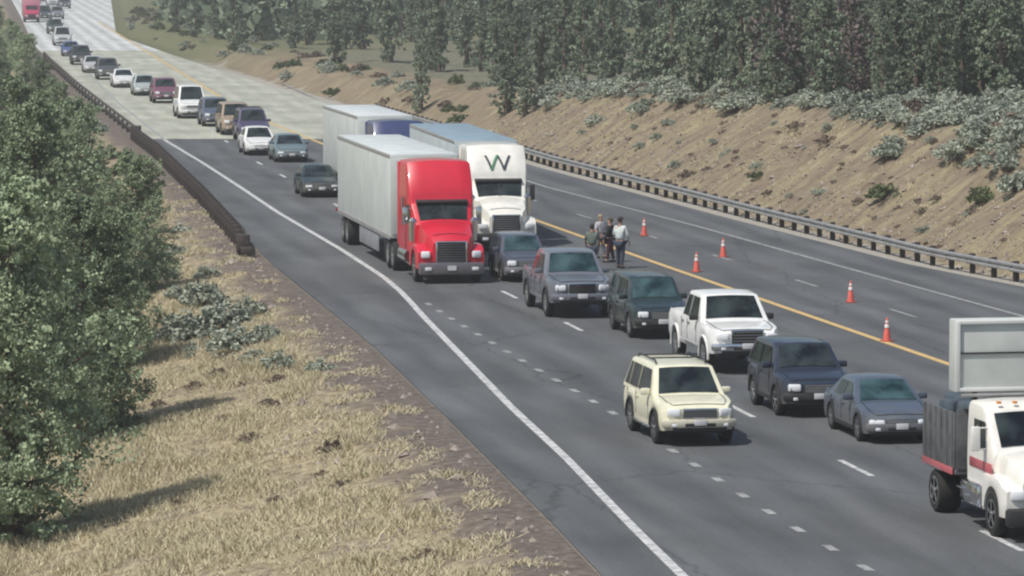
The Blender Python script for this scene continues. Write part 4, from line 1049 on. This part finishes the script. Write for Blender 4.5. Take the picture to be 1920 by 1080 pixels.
# left slope
LS = [(380, 575, 1.5), (420, 620, 1.6), (350, 640, 1.5), (468, 596, 1.1), (445, 660, 1.2), (310, 530, 1.2), (390, 520, .9), (500, 640, .9), (330, 480, .9), (520, 690, .8), (340, 440, .8), (600, 700, .7)]
for i, (px, py, s) in enumerate(LS):
    put_shrub('sage', pick(px, py), s, 'grey-green sagebrush of the patch on the dry left slope beside the junipers', 'sagebrush patch on the left slope')
for (px, py, k, s) in [(230, 330, 'green', 1.3), (205, 300, 'green', 1.2), (265, 400, 'green', 1.3), (290, 470, 'green', 1.2), (180, 250, 'sage', 1.2), (240, 440, 'green', 1.4), (300, 500, 'green', 1.0)]:
    put_shrub(k, pick(px, py), s, 'green shrub at the right foot of the left junipers', 'green shrubs beside the left junipers')
for _ in range(46):
    p = pick(random.gauss(480, 90), random.gauss(625, 60))
    if p.x > XL(p.y)-3.2: continue
    put_shrub(random.choice(['sage', 'sage', 'dry']), p, random.uniform(.35, .8), 'low grey-green brush between the dry grass and the reddish verge', 'low brush on the left slope')
for _ in range(30):
    px, py = random.uniform(250, 1000), random.uniform(520, 1070)
    p = pick(px, py)
    if p.x > XL(p.y)-2.2: continue
    put_shrub('dry', p, random.uniform(.35, .7), 'low brown weed scattered in the dry yellow grass', 'weeds in the dry grass')
for _ in range(26):
    y = random.uniform(255, 420); x = XL(y)-random.uniform(3, 12)
    put_shrub('green', Vector((x, y, height(x, y))), random.uniform(1, 2), 'shrub below the bridge rail left of the far road', 'shrubs left of the far road')

# loose rock on the bank and verge, one mass
def rubble():
    base_v = np.array([(1, 0, 0), (-1, 0, 0), (0, 1, 0), (0, -1, 0), (0, 0, .8), (0, 0, -.8)], dtype=float)
    tris = [(0, 2, 4), (2, 1, 4), (1, 3, 4), (3, 0, 4), (2, 0, 5), (1, 2, 5), (3, 1, 5), (0, 3, 5)]
    vs, fs = [], []
    for k in range(5200):
        if k % 4: y = random.uniform(145, 262); d_ = 1.3+abs(random.gauss(0, 3)); x = XR(y)+d_
        else: y = random.uniform(80, 200); x = XL(y)-random.uniform(.3, 4.5)
        z = height(x, y); sz = random.uniform(.03, .10)*(2.0 if random.random() < .05 else 1); i = len(vs)
        q = base_v*np.array([random.uniform(.7, 1.3) for _ in range(3)])*sz + RNG.normal(0, sz*.15, (6, 3)); a = random.uniform(0, 3.1)
        for p in q: vs.append((x+p[0]*math.cos(a)-p[1]*math.sin(a), y+p[0]*math.sin(a)+p[1]*math.cos(a), z+p[2]))
        fs += [tuple(i+c for c in t) for t in tris]
    me = bpy.data.meshes.new('rubble'); me.from_pydata(vs, [], fs)
    tag(obj('rubble', me, mat('rubble_rock', (.16, .13, .11), .9, col2=(.34, .30, .26), scale=1.3)), 'loose stones on the cut bank and road verge', 'stones', kind='stuff')
rubble()
# dry grass, one mass
def grass():
    n = 130000
    y = RNG.uniform(76, 215, n); d = .5+RNG.random(n)**.95*20.5
    pts = []
    for yy, dd in zip(y, d):
        x = XL(yy)-dd
        if x < -.128*yy: continue
        g = noise.noise(Vector((x*.45, yy*.3, 7)))
        if (g < -.12 and random.random() < .6) or (dd < 2.8 and noise.noise(Vector((x*.9, yy*.5, 1))) < .32-.16*dd): continue
        pts.append((x, yy, height(x, yy), max(.35, .7+.8*g)*(.6 if dd < 2 else 1)))
    # sparse straw on the cut bank
    for _ in range(5200):
        yy = random.uniform(145, 262); dd = random.uniform(1.5, 8.5); x = XR(yy)+dd
        if noise.noise(Vector((x*.5, yy*.5, 2))) < .02: continue
        pts.append((x, yy, height(x, yy), .5))
    P_ = np.array(pts); N = len(P_); K = 7
    base = np.repeat(P_[:, :3], K, 0) + np.c_[RNG.normal(0, .09, (N*K, 2)), np.zeros(N*K)-.02]
    hh = np.repeat(P_[:, 3], K)*RNG.uniform(.09, .27, N*K)
    lean = RNG.normal(0, .10, (N*K, 2))
    wdt = RNG.uniform(.008, .02, N*K); a = RNG.uniform(0, 3.14, N*K)
    wx = np.c_[np.cos(a)*wdt, np.sin(a)*wdt, np.zeros(N*K)]
    top = base + np.c_[lean, hh]
    V = np.stack([base-wx, base+wx, top+wx*.3, top-wx*.3], 1).reshape(-1, 3)
    t = np.repeat(RNG.uniform(0, 1, N), K)*.6+RNG.uniform(0, .4, N*K)
    m = leafmat('dry_grass', (.27, .23, .145), (.64, .58, .40))
    tag(obj('grass', leafmesh('grass', V, t, m)), 'dry yellow grass on the slopes beside the highway', 'grass', kind='stuff')
grass()
# ------------------------------------------------------------------ haze
hz_ = bmesh.new(); box(hz_, (0, 690, 14), (1100, 1500, 46)); ho = obj('haze', hz_)
hm = bpy.data.materials.new('haze'); hm.use_nodes = True; hn = hm.node_tree; hn.nodes.clear()
out = hn.nodes.new('ShaderNodeOutputMaterial'); pv = hn.nodes.new('ShaderNodeVolumePrincipled')
pv.inputs['Color'].default_value = (.9, .92, .92, 1); pv.inputs['Density'].default_value = .00042; pv.inputs['Anisotropy'].default_value = .2
hn.links.new(pv.outputs[0], out.inputs['Volume']); ho.data.materials.append(hm); tag(ho, 'thin summer haze over the highway', kind='stuff')
